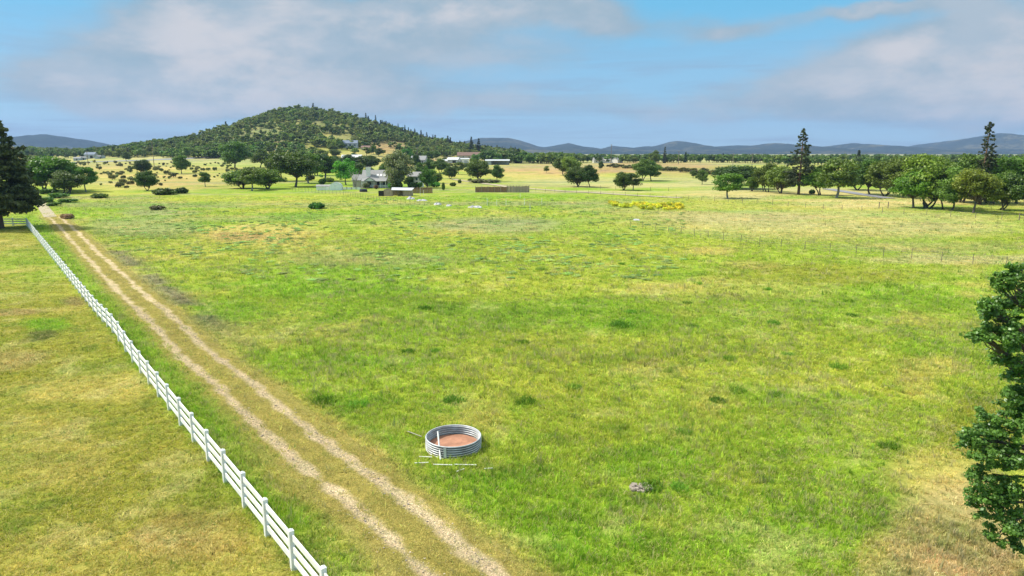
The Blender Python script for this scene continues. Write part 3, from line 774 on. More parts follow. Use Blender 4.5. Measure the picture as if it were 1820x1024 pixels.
# hillside and far trees
TINY = []
for i in range(5):
    tm, cm = make_oak(70 + i, 9, 9, 14, 46, size=.85, low=.1)
    TINY.append((tm, cm))
def merged(name, tm, cm):
    nv = len(tm.vertices); v1 = np.empty(nv * 3, np.float32); tm.vertices.foreach_get('co', v1)
    v2 = np.empty(len(cm.vertices) * 3, np.float32); cm.vertices.foreach_get('co', v2)
    f1 = [tuple(p.vertices) for p in tm.polygons if len(p.vertices) == 4]
    f2 = np.arange(len(cm.vertices)).reshape(-1, 4) + nv
    lv = np.empty(len(cm.polygons), np.float32); cm.attributes['lv'].data.foreach_get('value', lv)
    F = np.concatenate([np.array(f1), f2])
    return np_mesh(name, np.concatenate([v1, v2]).reshape(-1, 3), F, fattr=np.concatenate([np.zeros(len(f1)), lv]), matidx=[0] * len(f1) + [1] * len(f2), mats=list(tm.materials) + list(cm.materials))
TINYM = [merged('hill_oak', *t_) for t_ in TINY]
TCON = merged('hill_conifer', *make_conifer(80, 13, 5, 12, .9, 14, .8, .05))
rng = np.random.default_rng(9)
N0 = 60000
cx = rng.uniform(-1100, 420, N0); cy = rng.uniform(560, 1320, N0); cz = terrain(cx, cy)
cpx, cpy = to_px(cx, cy, cz)
def inside(lst, px, py):
    m = np.zeros(px.shape, bool)
    for x0, y0, rx, ry in lst: m |= ((px - x0) / rx) ** 2 + ((py - y0) / ry) ** 2 < 1
    return m
clear = inside([(640, 277, 75, 14), (690, 260, 35, 10), (755, 290, 30, 8), (615, 252, 24, 10), (860, 287, 60, 4), (590, 244, 22, 4)], cpx, cpy)
keep = (cz > 6) & (cpx > -60) & (cpx < 1050) & (~clear | (rng.random(N0) < .10))
dn = fbm(cx, cy, 70, 91, 3)
keep &= rng.random(N0) < np.clip(.25 + (dn - .35) * 2.2, .12, 1) * np.where((cpx > 430) & (cpx < 620) & (cpy > 240), .45, 1) * .9
hx, hy, hzz, hpx = cx[keep], cy[keep], cz[keep], cpx[keep]
oo_ = np.argsort(hy); hx, hy, hzz, hpx = hx[oo_], hy[oo_], hzz[oo_], hpx[oo_]
for i in range(230):
    o = link('hillside_oak', TINYM[i % 5], loc=(hx[i], hy[i], hzz[i] - .2), rot=(0, 0, rnd.random() * 6.28)); s_ = rnd.uniform(.7, 1.15); o.scale = (s_, s_, s_ * rnd.uniform(.8, 1.05))
    k_ = rnd.uniform(1.1, 1.8); o.color = (k_, k_ * rnd.uniform(.92, 1.05), k_ * .95, 1)
    tag(o, 'rounded oak on the lower slope of the wooded hill', 'oak tree', 'oaks low on the wooded hillside')

def scatter(name, pts, scl, rotz, idx, protos, col=None, rotx=None):
    """points -> instanced prototypes through geometry nodes (one object of uncountable stuff)"""
    me = bpy.data.meshes.new(name); me.vertices.add(len(pts)); me.vertices.foreach_set('co', np.asarray(pts, np.float32).ravel())
    def fa(n, ty, arr, key):
        a = me.attributes.new(n, ty, 'POINT'); a.data.foreach_set(key, np.asarray(arr, np.float32).ravel() if ty != 'INT' else np.asarray(arr, np.int32))
    fa('scl', 'FLOAT_VECTOR', scl, 'vector')
    R = np.zeros((len(pts), 3), np.float32); R[:, 2] = rotz; fa('rot', 'FLOAT_VECTOR', R, 'vector'); fa('pick', 'INT', idx, 'value')
    if col is not None:
        C4 = np.ones((len(pts), 4), np.float32); C4[:, :3] = col; fa('gcol', 'FLOAT_COLOR', C4, 'color')
    o = link(name, me)
    ng = bpy.data.node_groups.new(name + '_nodes', 'GeometryNodeTree')
    ng.interface.new_socket('Geometry', in_out='INPUT', socket_type='NodeSocketGeometry'); ng.interface.new_socket('Geometry', in_out='OUTPUT', socket_type='NodeSocketGeometry')
    gi = ng.nodes.new('NodeGroupInput'); go = ng.nodes.new('NodeGroupOutput')
    mp = ng.nodes.new('GeometryNodeMeshToPoints'); ip = ng.nodes.new('GeometryNodeInstanceOnPoints'); gj = ng.nodes.new('GeometryNodeGeometryToInstance')
    ng.links.new(gi.outputs[0], mp.inputs[0]); ng.links.new(mp.outputs[0], ip.inputs['Points'])
    for pr in reversed(protos):
        oi = ng.nodes.new('GeometryNodeObjectInfo'); oi.inputs[0].default_value = pr; oi.inputs['As Instance'].default_value = False
        ng.links.new(oi.outputs['Geometry'], gj.inputs[0])
    ng.links.new(gj.outputs[0], ip.inputs['Instance']); ip.inputs['Pick Instance'].default_value = True
    for n, ty, sock in (('scl', 'FLOAT_VECTOR', 'Scale'), ('rot', 'FLOAT_VECTOR', 'Rotation'), ('pick', 'INT', 'Instance Index')):
        na = ng.nodes.new('GeometryNodeInputNamedAttribute'); na.data_type = ty; na.inputs[0].default_value = n
        ng.links.new(na.outputs[0], ip.inputs[sock])
    ng.links.new(ip.outputs[0], go.inputs[0])
    md = o.modifiers.new('scatter', 'NODES'); md.node_group = ng
    return o
def proto(name, me): return bpy.data.objects.new(name, me)
POAK = [proto('wood_oak', m__) for m__ in TINYM] + [proto('wood_conifer', TCON)]
hx2, hy2, hz2, hp2 = hx[230:], hy[230:], hzz[230:], hpx[230:]
n = len(hx2); sc = np.clip(np.exp(rng.normal(-.38, .28, n)), .35, 1.35)
isc = ((hp2 > 640) & (hy2 > 900) & (rng.random(n) < .2)) | (rng.random(n) < .012); sc = np.where(isc, sc * .8, sc)
pick = np.where(isc, 5, rng.integers(0, 5, n))
o = scatter('hillside_forest', np.stack([hx2, hy2, hz2 - .3], 1), np.stack([sc, sc, sc * rng.uniform(.75, 1.1, n)], 1), rng.uniform(0, 6.28, n), pick, POAK)
tag(o, 'mixed oak and conifer forest covering the round hill', 'forest', kind='stuff'); o.color = (1.85, 1.5, 1.7, 1)
# far plain woods
px_ = []; 
def band(p0, p1, f0, f1, n, s0=.8, s1=1.2, con=.008):
    pp = rng.uniform(p0, p1, n); F = rng.uniform(f0, f1, n); x = (pp - 910) / FPX * F * 1.02
    px_.append(np.stack([x, F, rng.uniform(s0, s1, n), (rng.random(n) < con) * 1.0], 1))
band(980, 1370, 700, 800, 190, .75, 1.05); band(980, 2100, 900, 1500, 800, .6, .95); band(1340, 2100, 560, 700, 170, .8, 1.05); band(-200, 330, 760, 1000, 330, .8, 1.2)
band(860, 1010, 610, 720, 120, .9, 1.3); band(-300, 1000, 1400, 1900, 500, .6, .9); band(940, 2100, 1600, 2600, 700, .6, .9)
A = np.concatenate(px_); zz = terrain(A[:, 0], A[:, 1]); n = len(A)
o = scatter('distant_woods', np.stack([A[:, 0], A[:, 1], zz - .3], 1), np.stack([A[:, 2] * 1.1, A[:, 2] * 1.1, A[:, 2]], 1), rng.uniform(0, 6.28, n), np.where(A[:, 3] > 0, 5, rng.integers(0, 5, n)), POAK)
o.color = (1.3, 1.3, 1.2, 1)
tag(o, 'dark band of distant woods across the plain', 'woods', kind='stuff')
# conifers one can tell apart
def con(px, F, H, W, label, group=None):
    p = atF(px, F); t = thing('conifer_tree', label, 'conifer', p, rnd.random() * 6, group); t.scale = (W / 6, W / 6, H / 18)
    link('trunk', SMALLCON[0], t); link('crown', SMALLCON[1], t)
con(536, 1040, 13, 4, 'thin conifer on the hilltop, left of the thicker one'); con(562, 1040, 14, 7, 'thicker conifer on the hilltop')
con(838, 820, 20, 8, 'left one of two dark conifers above the trees right of the hill'); con(851, 820, 19, 8, 'right one of two dark conifers above the trees right of the hill')
for px in (652, 668, 683, 696, 708, 719, 728, 737, 748, 760, 769):
    con(px + rnd.uniform(-3, 3), 1040, rnd.uniform(10, 15), rnd.uniform(4.5, 6), 'dark conifer on the right shoulder of the hill', 'conifers along the right shoulder of the hill')
con(921, 640, 13, 9, 'dark pointed conifer right of the long open barn among bright trees')
for i, (px, F, h, wd, lab) in enumerate([(872, 640, 9, 12, 'light green round tree directly behind the long open barn'), (889, 650, 9, 13, 'light green tree behind the right end of the long open barn'), (905, 640, 9, 9, 'yellow-green tree left of the pointed conifer'), (941, 610, 8.5, 12, 'brightest round tree right of the pointed conifer'), (845, 600, 8, 9, 'light green tree between the white garage and the long open barn')]):
    p = atF(px, F); t = thing('leafy_tree', lab, 'tree', p, i); t.scale = (wd / 9.2, wd / 9.2, h / 9)
    link('trunk', OAK_BRIGHT[0], t); c_ = link('crown', OAK_BRIGHT[1], t); c_.color = (.9, .75, .8, 1)

# ------------------------------------------------------------------ shrubs
def bush(px, py, wpx, hpx, lib, label, tint=(1, 1, 1), group=None, name='shrub'):
    p = at(px, py); m = mpp(p); t = thing(name, label, 'shrub', p, rnd.random() * 6, group)
    H0 = 1.2; t.scale = (wpx * m / 2.2, wpx * m / 2.2, hpx * m / H0)
    link('stems', lib[0], t); f = link('foliage', lib[1], t); f.color = (*tint, 1)
bush(563, 371, 32, 12, BUSH_D, 'round dark green shrub alone on the open meadow', (1.0, 1.6, .9))
bush(277, 373, 40, 10, BUSH_B, 'flat brownish shrub on the meadow edge left of the round green one', (.6, .75, .5))
bush(292, 346, 44, 13, BUSH_D, 'long dark shrub at the foot of the dry slope', (.9, 1, .8)); bush(322, 344, 26, 12, BUSH_D, 'shorter dark shrub touching the right end of the long dark one', (.9, 1, .8))
bush(178, 352, 32, 9, BUSH_D, 'low grey-green shrub at the left meadow edge', (1.3, 1.4, 1)); bush(120, 389, 28, 13, BUSH_B, 'reddish brown dead brush beside the dirt track'); 
bush(705, 336, 24, 16, BUSH_D, 'dark shrub under the large grey-green tree', (.6, .7, .6)); bush(771, 333, 28, 12, BUSH_G, 'low green shrub right of the farmhouse', (.7, .8, .7))
bush(695, 335, 14, 11, BUSH_G, 'bright green shrub by the farmhouse railing'); bush(669, 336, 12, 10, BUSH_B, 'reddish shrub before the farmhouse porch', (.7, .5, .5)); bush(651, 335, 16, 11, BUSHES[0], 'dull green shrub at the left corner of the farmhouse')
bush(735, 335, 16, 12, BUSH_D, 'dark shrub before the white farmhouse wing'); bush(788, 338, 7, 15, BUSH_D, 'narrow upright shrub at the right end of the yard', (1.2, 1.3, 1)); bush(817, 326, 7, 8, BUSH_D, 'small upright shrub beside the pale driveway', (.9, 1, .9))
bush(745, 334, 20, 11, BUSH_G, 'pale green shrub before the white farmhouse wing', (1.2, 1, 1.1)); bush(860, 325, 60, 8, BUSHES[1], 'wide dull shrub beneath the dense dark round oak'); bush(1443, 345, 12, 9, BUSH_D, 'small dark shrub between the tall pine and the twin-trunk oak', (.9, 1.2, .9))
for i, (px, py, w_, h_) in enumerate([(88, 345, 36, 11), (104, 352, 40, 10), (84, 360, 30, 11), (122, 360, 38, 8), (98, 366, 30, 7)]):
    bush(px, py, w_, h_, BUSH_G, 'soft bright green shrub beside the far end of the dirt track', (.9, .8, .9), 'bright shrubs by the end of the track')
rs = random.Random(17); ng_ = 0
while ng_ < 46:
    px, py = rs.uniform(545, 840), rs.uniform(284, 333)
    if 640 < px < 700 and py > 326 or 690 < px < 745 and py > 318 and px < 731 or py < 295 and 600 < px < 660: continue
    w_ = rs.uniform(7, 19) * (.6 + (py - 284) / 90); k_ = rs.uniform(.7, 1.4)
    bush(px, py, w_, w_ * rs.uniform(.5, .9), (BUSH_D, BUSH_G, BUSHES[1])[ng_ % 3], 'leafy shrub among the trees around the farmhouse', (k_, k_ * .9, k_ * .8), 'shrubs around the farmhouse'); ng_ += 1
rs = random.Random(3); cnt_ = 0
while cnt_ < 175:
    px = rs.uniform(120, 420); py = 290 + 45 * rs.random() ** 1.5
    if px > 300 and py > 322 or (px < 190 and py > 330): continue
    w_ = rs.uniform(3, 12) * (.6 + (py - 285) / 50); 
    bush(px, py, w_, w_ * rs.uniform(.5, .8), BUSHES[cnt_ % 3], 'dull green scrub bush on the dry yellow slope', (rs.uniform(.9, 1.6),) * 3, 'scrub bushes dotted over the dry slope'); cnt_ += 1
for i in range(34):
    px = 1085 + i * 6.3 + rs.uniform(-3, 3); F = 480 - (px - 1085) * .55 + rs.uniform(-12, 12)
    p = atF(px, F); t = thing('shrub', 'grey-brown brush in the hedge line between the far fields', 'shrub', p, rs.random() * 6, 'brush along the far field boundary'); s_ = rs.uniform(2, 3.2); t.scale = (s_ * 1.2, s_ * 1.2, s_ * .8)
    link('stems', BUSHES[i % 3][0], t); f = link('foliage', BUSHES[i % 3][1], t); f.color = (1.1, 1.0, .95, 1)

# ------------------------------------------------------------------ near oak at the right edge
rng = np.random.default_rng(202)
TB = Vector((17.6, 20.6, 0)); TB.z = float(terrain(TB.x, TB.y))
def pxat(px, py, F):
    r, f, u = px_dir(px, py); return np.array((r * F / f, F, CAMH + u * F / f))
vis = [(1808, 665, 20.2, .38), (1814, 705, 20.0, .4), (1735, 600, 19.8, .22), (1782, 508, 20.2, .25), (1795, 492, 20.3, .5), (1815, 480, 20.0, .42), (1772, 545, 20.2, .42), (1752, 542, 19.8, .28), (1800, 560, 20.0, .55), (1765, 590, 19.8, .42), (1745, 598, 19.8, .24), (1800, 600, 19.6, .5), (1788, 640, 20.0, .42), (1815, 650, 20.4, .5), (1775, 632, 20.4, .25),
       (1822, 700, 20.5, .45), (1805, 690, 20.8, .3), (1765, 745, 19.8, .5), (1740, 775, 19.5, .45), (1790, 760, 19.6, .6), (1730, 792, 19.3, .3), (1760, 815, 19.0, .6), (1800, 820, 19.2, .7), (1745, 850, 19.0, .4), (1785, 870, 19.0, .6), (1815, 890, 18.8, .6), (1742, 885, 18.9, .36), (1755, 905, 18.8, .42),
       (1795, 925, 18.7, .5), (1775, 950, 18.7, .36), (1815, 940, 18.5, .4), (1770, 780, 20.4, .6), (1815, 740, 20.2, .5), (1810, 530, 20.6, .5), (1820, 600, 20.6, .6), (1720, 775, 19.5, .18), (1762, 558, 19.9, .25), (1800, 968, 18.6, .25)]
C = []; R = []
for px, py, F, r in vis:
    c = pxat(px, py, F); C.append(c)
    R.append((r * 1.05, r * 1.1, r * .7))
for i in range(46):
    a = rng.random() * 6.28; hh = rng.uniform(2.0, 9.3); rr = 3.1 * math.sin(math.pi * min(1, max(.12, (hh - .6) / 9.4))) ** .6 * rng.uniform(.45, 1)
    c = np.array((TB.x + math.cos(a) * rr + .6, TB.y + math.sin(a) * rr, hh))
    if to_px(*c)[0] < 1835: continue
    C.append(c); R.append((.9, .9, .6))
C = np.array(C); R = np.array(R)
# break each clump into small sprays
C2 = []; R2 = []
for c, r in zip(C, R):
    for j in range(int(14 * (r[0] / .5) ** 1.6) + 4):
        d = rand_dirs(rng, 1)[0] * rng.random() ** .4
        C2.append(c + d * r * (1.05 if rng.random() > .12 else 1.4)); s_ = rng.uniform(.10, .24); R2.append((s_, s_, s_ * .6))
V, F_, lv = leaf_quads(rng, np.array(C2), np.array(R2), 62, .068, 1.4, .55, .6)
near = thing('oak_tree', 'large close oak with glossy leaves cut by the right edge of the picture', 'oak tree', TB)
Vl = V - np.array(TB); cr = link('crown', np_mesh('crown', Vl, F_, M_LEAFN, lv), near); cr.color = (1, 1, 1, 1)
b = MB(); L0 = lambda p: tuple(np.array(p) - np.array(TB))
b.tube([(0, 0, -.3), (.05, 0, .5), (.15, .1, 2.2), (.05, 0, 4.6), (.1, 0, 7.0), (.1, .1, 9.0)], [.34, .26, .22, .17, .11, .04], 12)
for c, r in zip(C, R):
    h0 = max(1.2, (c[2] - TB.z) * .72 - .2); st = np.array((.1, 0, h0)); en = np.array(c) - np.array(TB)
    b.tube(bez(st, en, .15, 6, .07, rng), [.09, .07, .055, .045, .035, .022, .012], 6, False)
    for j in range(5):
        e2 = en + rand_dirs(rng, 1)[0] * np.array(r); b.tube(bez(en * .75 + st * .25, e2, .05, 3, .04, rng), [.02, .016, .011, .005], 4, False)
b.build('trunk', M_BARK, near, smooth=True)

# ------------------------------------------------------------------ white three-rail fence
fp = P1 - FD * 7.32
wf = thing('board_fence', 'long white three-rail fence along the left side of the dirt track', 'fence', fp)
def post_mesh():
    b = MB(); b.box(0, 0, .62, .155, .155, 1.44); b.box(0, 0, 1.355, .165, .165, .03)
    v = [(-.075, -.075, 1.37), (.075, -.075, 1.37), (.075, .075, 1.37), (-.075, .075, 1.37), (0, 0, 1.44)]; n = len(b.v); b.v += v
    for i in range(4): b.f.append((n + i, n + (i + 1) % 4, n + 4))
    return b.mesh('post', M_WHITE)
pm = post_mesh(); ang = math.atan2(FD.y, FD.x)
line = []
nb_ = int((FL + 7.32) / 2.44)
for i in range(nb_ + 1):
    p = fp + FD * 2.44 * i; line.append(Vector((p.x, p.y, float(terrain(p.x, p.y)))))
side = []
d2 = Vector((-1, .02, 0)).normalized()
for i in range(1, 8):
    p = line[-1] + d2 * 2.44 * i; side.append(Vector((p.x, p.y, float(terrain(p.x, p.y)))))
for i, p in enumerate(line + side):
    link('post', pm, wf, p - fp, (rnd.gauss(0, .008), rnd.gauss(0, .008), ang if i < len(line) else math.atan2(d2.y, d2.x)))
for hgt in (.36, .76, 1.16):
    b = MB()
    for run in (line, [line[-1]] + side):
        for a_, c_ in zip(run[:-1], run[1:]):
            b.beam(a_ - fp + Vector((0, 0, hgt)), c_ - fp + Vector((0, 0, hgt)), .045, .195)
    b.build('rail', M_WHITE, wf)

# ------------------------------------------------------------------ wire fences
def wire_fence(pts, spacing, label, h=1.15, r=.03, m=None, wires=4, group=None, pm_=None):
    tot = sum((b_ - a_).length for a_, b_ in zip(pts[:-1], pts[1:])); n = int(tot / spacing); out = []
    seg = 0; acc = 0.0; L = (pts[1] - pts[0]).length
    for i in range(n + 1):
        s = i * spacing
        while s > acc + L and seg < len(pts) - 2: acc += L; seg += 1; L = (pts[seg + 1] - pts[seg]).length
        p = pts[seg].lerp(pts[seg + 1], min(1, (s - acc) / L)); out.append(Vector((p.x, p.y, float(terrain(p.x, p.y)))))
    t = thing('wire_fence', label, 'fence', out[0], 0, group)
    b = MB(); b.tube([(0, 0, -.3), (0, 0, h)], [r, r * .9], 6); pmesh = b.mesh('post', m or M_STEEL)
    for i, p in enumerate(out[:100]):
        o = link('post', pmesh, t, p - out[0], (rnd.uniform(-.03, .03), rnd.uniform(-.03, .03), 0)); o.scale = (1, 1, rnd.uniform(.92, 1.08))
    for kk in range(wires):
        z = h * (.25 + .7 * kk / max(1, wires - 1)); b = MB()
        b.tube([p - out[0] + Vector((0, 0, z)) for p in out], [.008] * len(out), 4, False); b.build('wire', M_WIRE, t)
    return t
wire_fence([at(*p) for p in ((1120, 403), (1178, 411), (1279, 427), (1362, 438), (1459, 447), (1567, 456), (1692, 468), (1789, 474), (1900, 486))], 3.1, 'wire fence with thin dark posts crossing the middle of the right-hand meadow', 1.2, .036)
wire_fence([at(*p) for p in ((905, 338), (1000, 343), (1100, 348), (1208, 354), (1400, 367), (1500, 374), (1610, 381), (1718, 387), (1860, 394))], 4.2, 'wire fence with grey posts along the near edge of the oak grove pasture', 1.15, .05, M_WOOD, 3)
wire_fence([at(*p) for p in ((520, 340), (610, 347), (666, 356), (716, 362), (760, 366))], 2.0, 'wire fence with close-set posts between the meadow and the farmhouse yard', 1.2, .04)
wire_fence([at(*p) for p in ((1020, 334), (1080, 337), (1210, 340))], 6.0, 'sparse post fence in front of the middle oak clump', 1.3, .06, M_WOOD, 2)
wire_fence([atF(1460, 640), atF(1640, 620), atF(1300, 650)][:2], 8.0, 'wooden post fence along the far road behind the grove', 1.4, .1, M_WOOD, 3)
# gate at the right edge and two isolated posts
gp = at(1811, 392); gt = thing('farm_gate', 'dark wooden gate brace at the right edge on the pasture fence', 'gate', gp)
b = MB(); b.tube([(0, 0, -.3), (0, 0, 1.5)], [.09, .08], 8); b.build('post', M_WOOD, gt)
b = MB(); b.beam((0, 0, 1.2), (3, -.3, 1.1), .05, .1); b.beam((0, 0, 1.2), (2.6, -.3, .1), .05, .1); b.beam((0, 0, .5), (3, -.3, .4), .05, .1); b.build('bar', M_WOOD, gt)
for px, lab in ((1562, 'left'), (1578, 'right')):
    p = at(px, 371); b = MB(); b.tube([(0, 0, -.3), (0, 0, 1.5)], [.1, .09], 8)
    tag(b.build('fence_post', M_WOOD, None, p), f'stout dark wooden post, {lab} of two, left of the oak grove', 'post')

# ------------------------------------------------------------------ stock tank and pipes
tp = at(802, 815); tp = Vector((tp.x, tp.y + 1.2, float(terrain(tp.x, tp.y + 1.2))))
tank = thing('stock_tank', 'round corrugated steel tank with rusty floor in the near field', 'tank', tp)
prof = []; NR = 5; Ht = .50; R0 = 1.2
for i in range(NR * 8 + 1):
    z = Ht * i / (NR * 8); prof.append((R0 + .036 * math.cos(2 * math.pi * i / 8), z))
prof = prof + [(R0 - .005, Ht + .02), (R0 - .03, Ht)] + [(r_ - .012, z) for r_, z in reversed(prof[:-2])]
na_ = 96; V = []; F_ = []
for j in range(na_):
    a = 2 * math.pi * j / na_
    for r_, z in prof: V.append((r_ * math.cos(a), r_ * math.sin(a), z))
npf = len(prof)
for j in range(na_):
    for i in range(npf - 1): a = j * npf + i; b_ = ((j + 1) % na_) * npf + i; F_.append((a, b_, b_ + 1, a + 1))
flv = [min(1, max(.12, 1.0 * math.cos(2 * math.pi * ((i + .5) / 8)) + .62)) for i in range(NR * 8)] + [1, 1]  # groove shade painted into the wall colour, dark grooves between lighter ridges
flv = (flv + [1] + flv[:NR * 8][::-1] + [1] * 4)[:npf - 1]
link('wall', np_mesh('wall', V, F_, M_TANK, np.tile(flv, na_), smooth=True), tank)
b = MB(); b.tube([(R0 * math.cos(a), R0 * math.sin(a), Ht + .015) for a in np.linspace(0, 2 * math.pi, 65)], [.022] * 65, 8, False); b.build('rim', M_GALV, tank, smooth=True)
b = MB(); b.tube([(0, 0, .01), (0, 0, .10)], [1.16, 1.14], 64); b.build('floor', M_RUST, tank)
b = MB()
for a in (.3, 2.4, 4.5): b.box(math.cos(a) * (R0 + .035), math.sin(a) * (R0 + .04), .25, .02, .12, .46, a)
b.build('seam_plate', M_GALV, tank)
def gpx(px, py, z=0):
    p = at(px, py); return Vector((p.x, p.y, p.z + z))
def pipe(a, b_, r, label, m=None, name='pipe', sag=0):
    a = Vector(a); b_ = Vector(b_); bb = MB(); d = b_ - a
    bb.tube([Vector((0, 0, 0)), d * .5 + Vector((0, 0, sag)), d], [r, r, r], 8)
    return tag(bb.build(name, m or M_PVC, None, a), label, 'pipe')
e0 = gpx(783, 818, .03); top = Vector((tp.x - .62, tp.y - .55, tp.z + .95))
pipe(e0, top, .035, 'white plastic pole leaning over the front rim of the steel tank')
pipe(gpx(745, 815, .09), gpx(768, 816, .09), .02, 'short white pipe on the grass left below the steel tank')
pipe(gpx(770, 829, .09), gpx(804, 830, .09), .02, 'white pipe on the grass directly below the steel tank, left half of a line')
pipe(gpx(807, 829, .09), gpx(847, 830, .09), .02, 'white pipe on the grass below the steel tank, right half of a line')
pipe(gpx(737, 827, .1), gpx(762, 826, .1), .02, 'thin white pipe left of the pipe line below the tank')
pipe(gpx(861, 837, .1), gpx(876, 836, .1), .02, 'small white pipe lying right of the pipe line')
pipe(gpx(812, 842, .1), gpx(825, 837, .1), .02, 'small slanted white pipe below the pipe line')
pipe(gpx(724, 770, .1), gpx(750, 789, .35), .018, 'bare pale branch on the grass left of the steel tank', M_BARKP, 'branch')

# stone pile
sp = at(1138, 868); st_ = thing('stone_pile', 'small pile of pale broken stones sunk in the green field', 'stones', sp)
rs = random.Random(8); b = MB()
for i in range(70):
    a = rs.random() * 6.28; r_ = .42 * math.sqrt(rs.random()); s_ = rs.uniform(.04, .10); cx_, cy_ = math.cos(a) * r_ * 1.1, math.sin(a) * r_ * .75; z_ = .05 - .08 * r_ + rs.uniform(0, .05)
    pts = []
    for z in (-.4, .4):
        for x, y in ((-.5, -.5), (.5, -.5), (.5, .5), (-.5, .5)):
            pts.append((cx_ + (x + rs.uniform(-.2, .2)) * s_ * 1.5, cy_ + (y + rs.uniform(-.2, .2)) * s_ * 1.3, z_ + (z + rs.uniform(-.15, .15)) * s_))
    b.hexa(pts)
b.build('stones', M_STONE, st_)

# ------------------------------------------------------------------ buildings
def window(par, x, z, w_, h_, y, face=-1):
    b = MB(); t_ = .07
    b.box(x, y, z + h_ / 2 + t_ / 2, w_ + 2 * t_, .08, t_); b.box(x, y, z - h_ / 2 - t_ / 2, w_ + 2 * t_, .08, t_)
    b.box(x - w_ / 2 - t_ / 2, y, z, t_, .08, h_); b.box(x + w_ / 2 + t_ / 2, y, z, t_, .08, h_)
    f = b.build('window', M_WHITE, par)
    b = MB(); b.box(x, y, z, w_, .03, h_); b.build('pane', M_GLASS, f)
def gable(name, label, cat, loc, rz, L, W, hw, hr, wallm, roofm, wins=(), door=None, over=.35, roof_t=.14):
    """ridge runs along local x; front is local -y"""
    t = thing(name, label, cat, loc, rz)
    b = MB(); l, w_ = L / 2, W / 2
    b.v += [(-l, -w_, -.5), (l, -w_, -.5), (l, w_, -.5), (-l, w_, -.5), (-l, -w_, hw), (l, -w_, hw), (l, w_, hw), (-l, w_, hw), (-l, 0, hw + hr), (l, 0, hw + hr)]
    b.f += [(0, 1, 5, 4), (2, 3, 7, 6), (1, 2, 6, 9, 5), (3, 0, 4, 8, 7)]
    b.build('wall', wallm, t)
    b = MB(); sl = hr / w_
    for s in (-1, 1):
        y0, z0 = s * (w_ + over), hw - sl * over
        a = [(-l - over, y0, z0 + .02), (l + over, y0, z0 + .02), (l + over, 0, hw + hr + .02), (-l - over, 0, hw + hr + .02)]
        if s > 0: a = [a[1], a[0], a[3], a[2]]
        b.hexa(a + [(x, y, z + roof_t) for x, y, z in a])
    b.build('roof', roofm, t)
    for x, z, ww, wh in wins: window(t, x, z, ww, wh, -w_ - .03)
    if door:
        b = MB(); b.box(door[0], -w_ - .03, door[2] / 2, door[1], .06, door[2]); d = b.build('door', M_DARK if len(door) < 4 else door[3], t)
        b = MB(); b.box(door[0] + door[1] * .38, -w_ - .08, door[2] * .48, .06, .05, .12); b.build('handle', M_GALV, d)
    return t
# farmhouse (a few wings, each welded on as parts of one house)
hp = at(668, 334); hs = gable('farmhouse', 'grey-roofed white farmhouse with tall chimney behind the yard trees', 'house', hp + Vector((1.2, 5, 0)), .06, 12.5, 8.5, 3.0, 3.0, M_WALLW, M_ROOFG,
      [(-3.9, 1.6, 1.3, 1.3), (1.8, 1.6, 1.6, 1.3), (4.2, 1.6, 1.2, 1.3)], (-.6, 1.0, 2.1))
b = MB(); b.box(-4.2, -2.6, 3.4, 1.5, 1.1, 7.4); b.box(-4.2, -2.6, 7.15, 1.7, 1.3, .14); ch = b.build('chimney', M_WALLW, hs)
b = MB()
for dx in (-.35, .35): b.tube([(-4.2 + dx, -2.6, 7.2), (-4.2 + dx, -2.6, 7.55)], [.13, .13], 8)
b.build('flue', M_DARK, ch)
for dx in (-1.0, .2, 1.4):
    b = MB(); y0, y1 = -3.1, -2.2; z0 = 3.0 + 3.0 * (1 - 3.1 / 4.25) + .19; z1 = 3.0 + 3.0 * (1 - 2.2 / 4.25) + .19
    b.hexa([(dx - .4, y0, z0), (dx + .4, y0, z0), (dx + .4, y1, z1), (dx - .4, y1, z1), (dx - .4, y0, z0 + .1), (dx + .4, y0, z0 + .1), (dx + .4, y1, z1 + .1), (dx - .4, y1, z1 + .1)])
    b.build('skylight', M_PVC, hs)
# porch: roof, columns, railing
b = MB(); b.hexa([(-6.2, -7.6, 2.35), (2.5, -7.6, 2.35), (2.5, -4.2, 3.15), (-6.2, -4.2, 3.15), (-6.2, -7.6, 2.47), (2.5, -7.6, 2.47), (2.5, -4.2, 3.27), (-6.2, -4.2, 3.27)])
for s in (-1, 1):
    b.hexa([(-3.2 + s * 1.9 - .0, -7.9, 2.55), (-3.2, -7.9, 3.75), (-3.2, -4.3, 3.75), (-3.2 + s * 1.9, -4.3, 2.55), (-3.2 + s * 1.9, -7.9, 2.67), (-3.2, -7.9, 3.87), (-3.2, -4.3, 3.87), (-3.2 + s * 1.9, -4.3, 2.67)])
b.build('porch_roof', M_ROOFG, hs)
b = MB(); b.quad((-4.9, -7.7, 2.56), (-1.5, -7.7, 2.56), (-3.2, -7.7, 3.66)); b.quad((-4.9, -7.6, 2.56), (-3.2, -7.6, 3.66), (-1.5, -7.6, 2.56)); b.build('porch_gable', M_WALLW, hs)
for x in (-6.0, -4.7, -1.7, .4, 2.3):
    b = MB(); b.box(x, -7.4, 1.15, .16, .16, 2.4); b.build('porch_post', M_WHITE, hs)
b = MB(); b.box(1.5, -7.4, .95, 8.0, .07, .09); b.box(1.5, -7.4, .3, 8.0, .07, .07)
for i in range(40): b.box(-2.4 + i * .2, -7.4, .62, .05, .04, .6)
b.build('railing', M_WHITE, hs)
b = MB(); b.box(-1.8, -5.9, .05, 9.4, 3.4, .3); b.build('porch_floor', M_WOOD, hs)
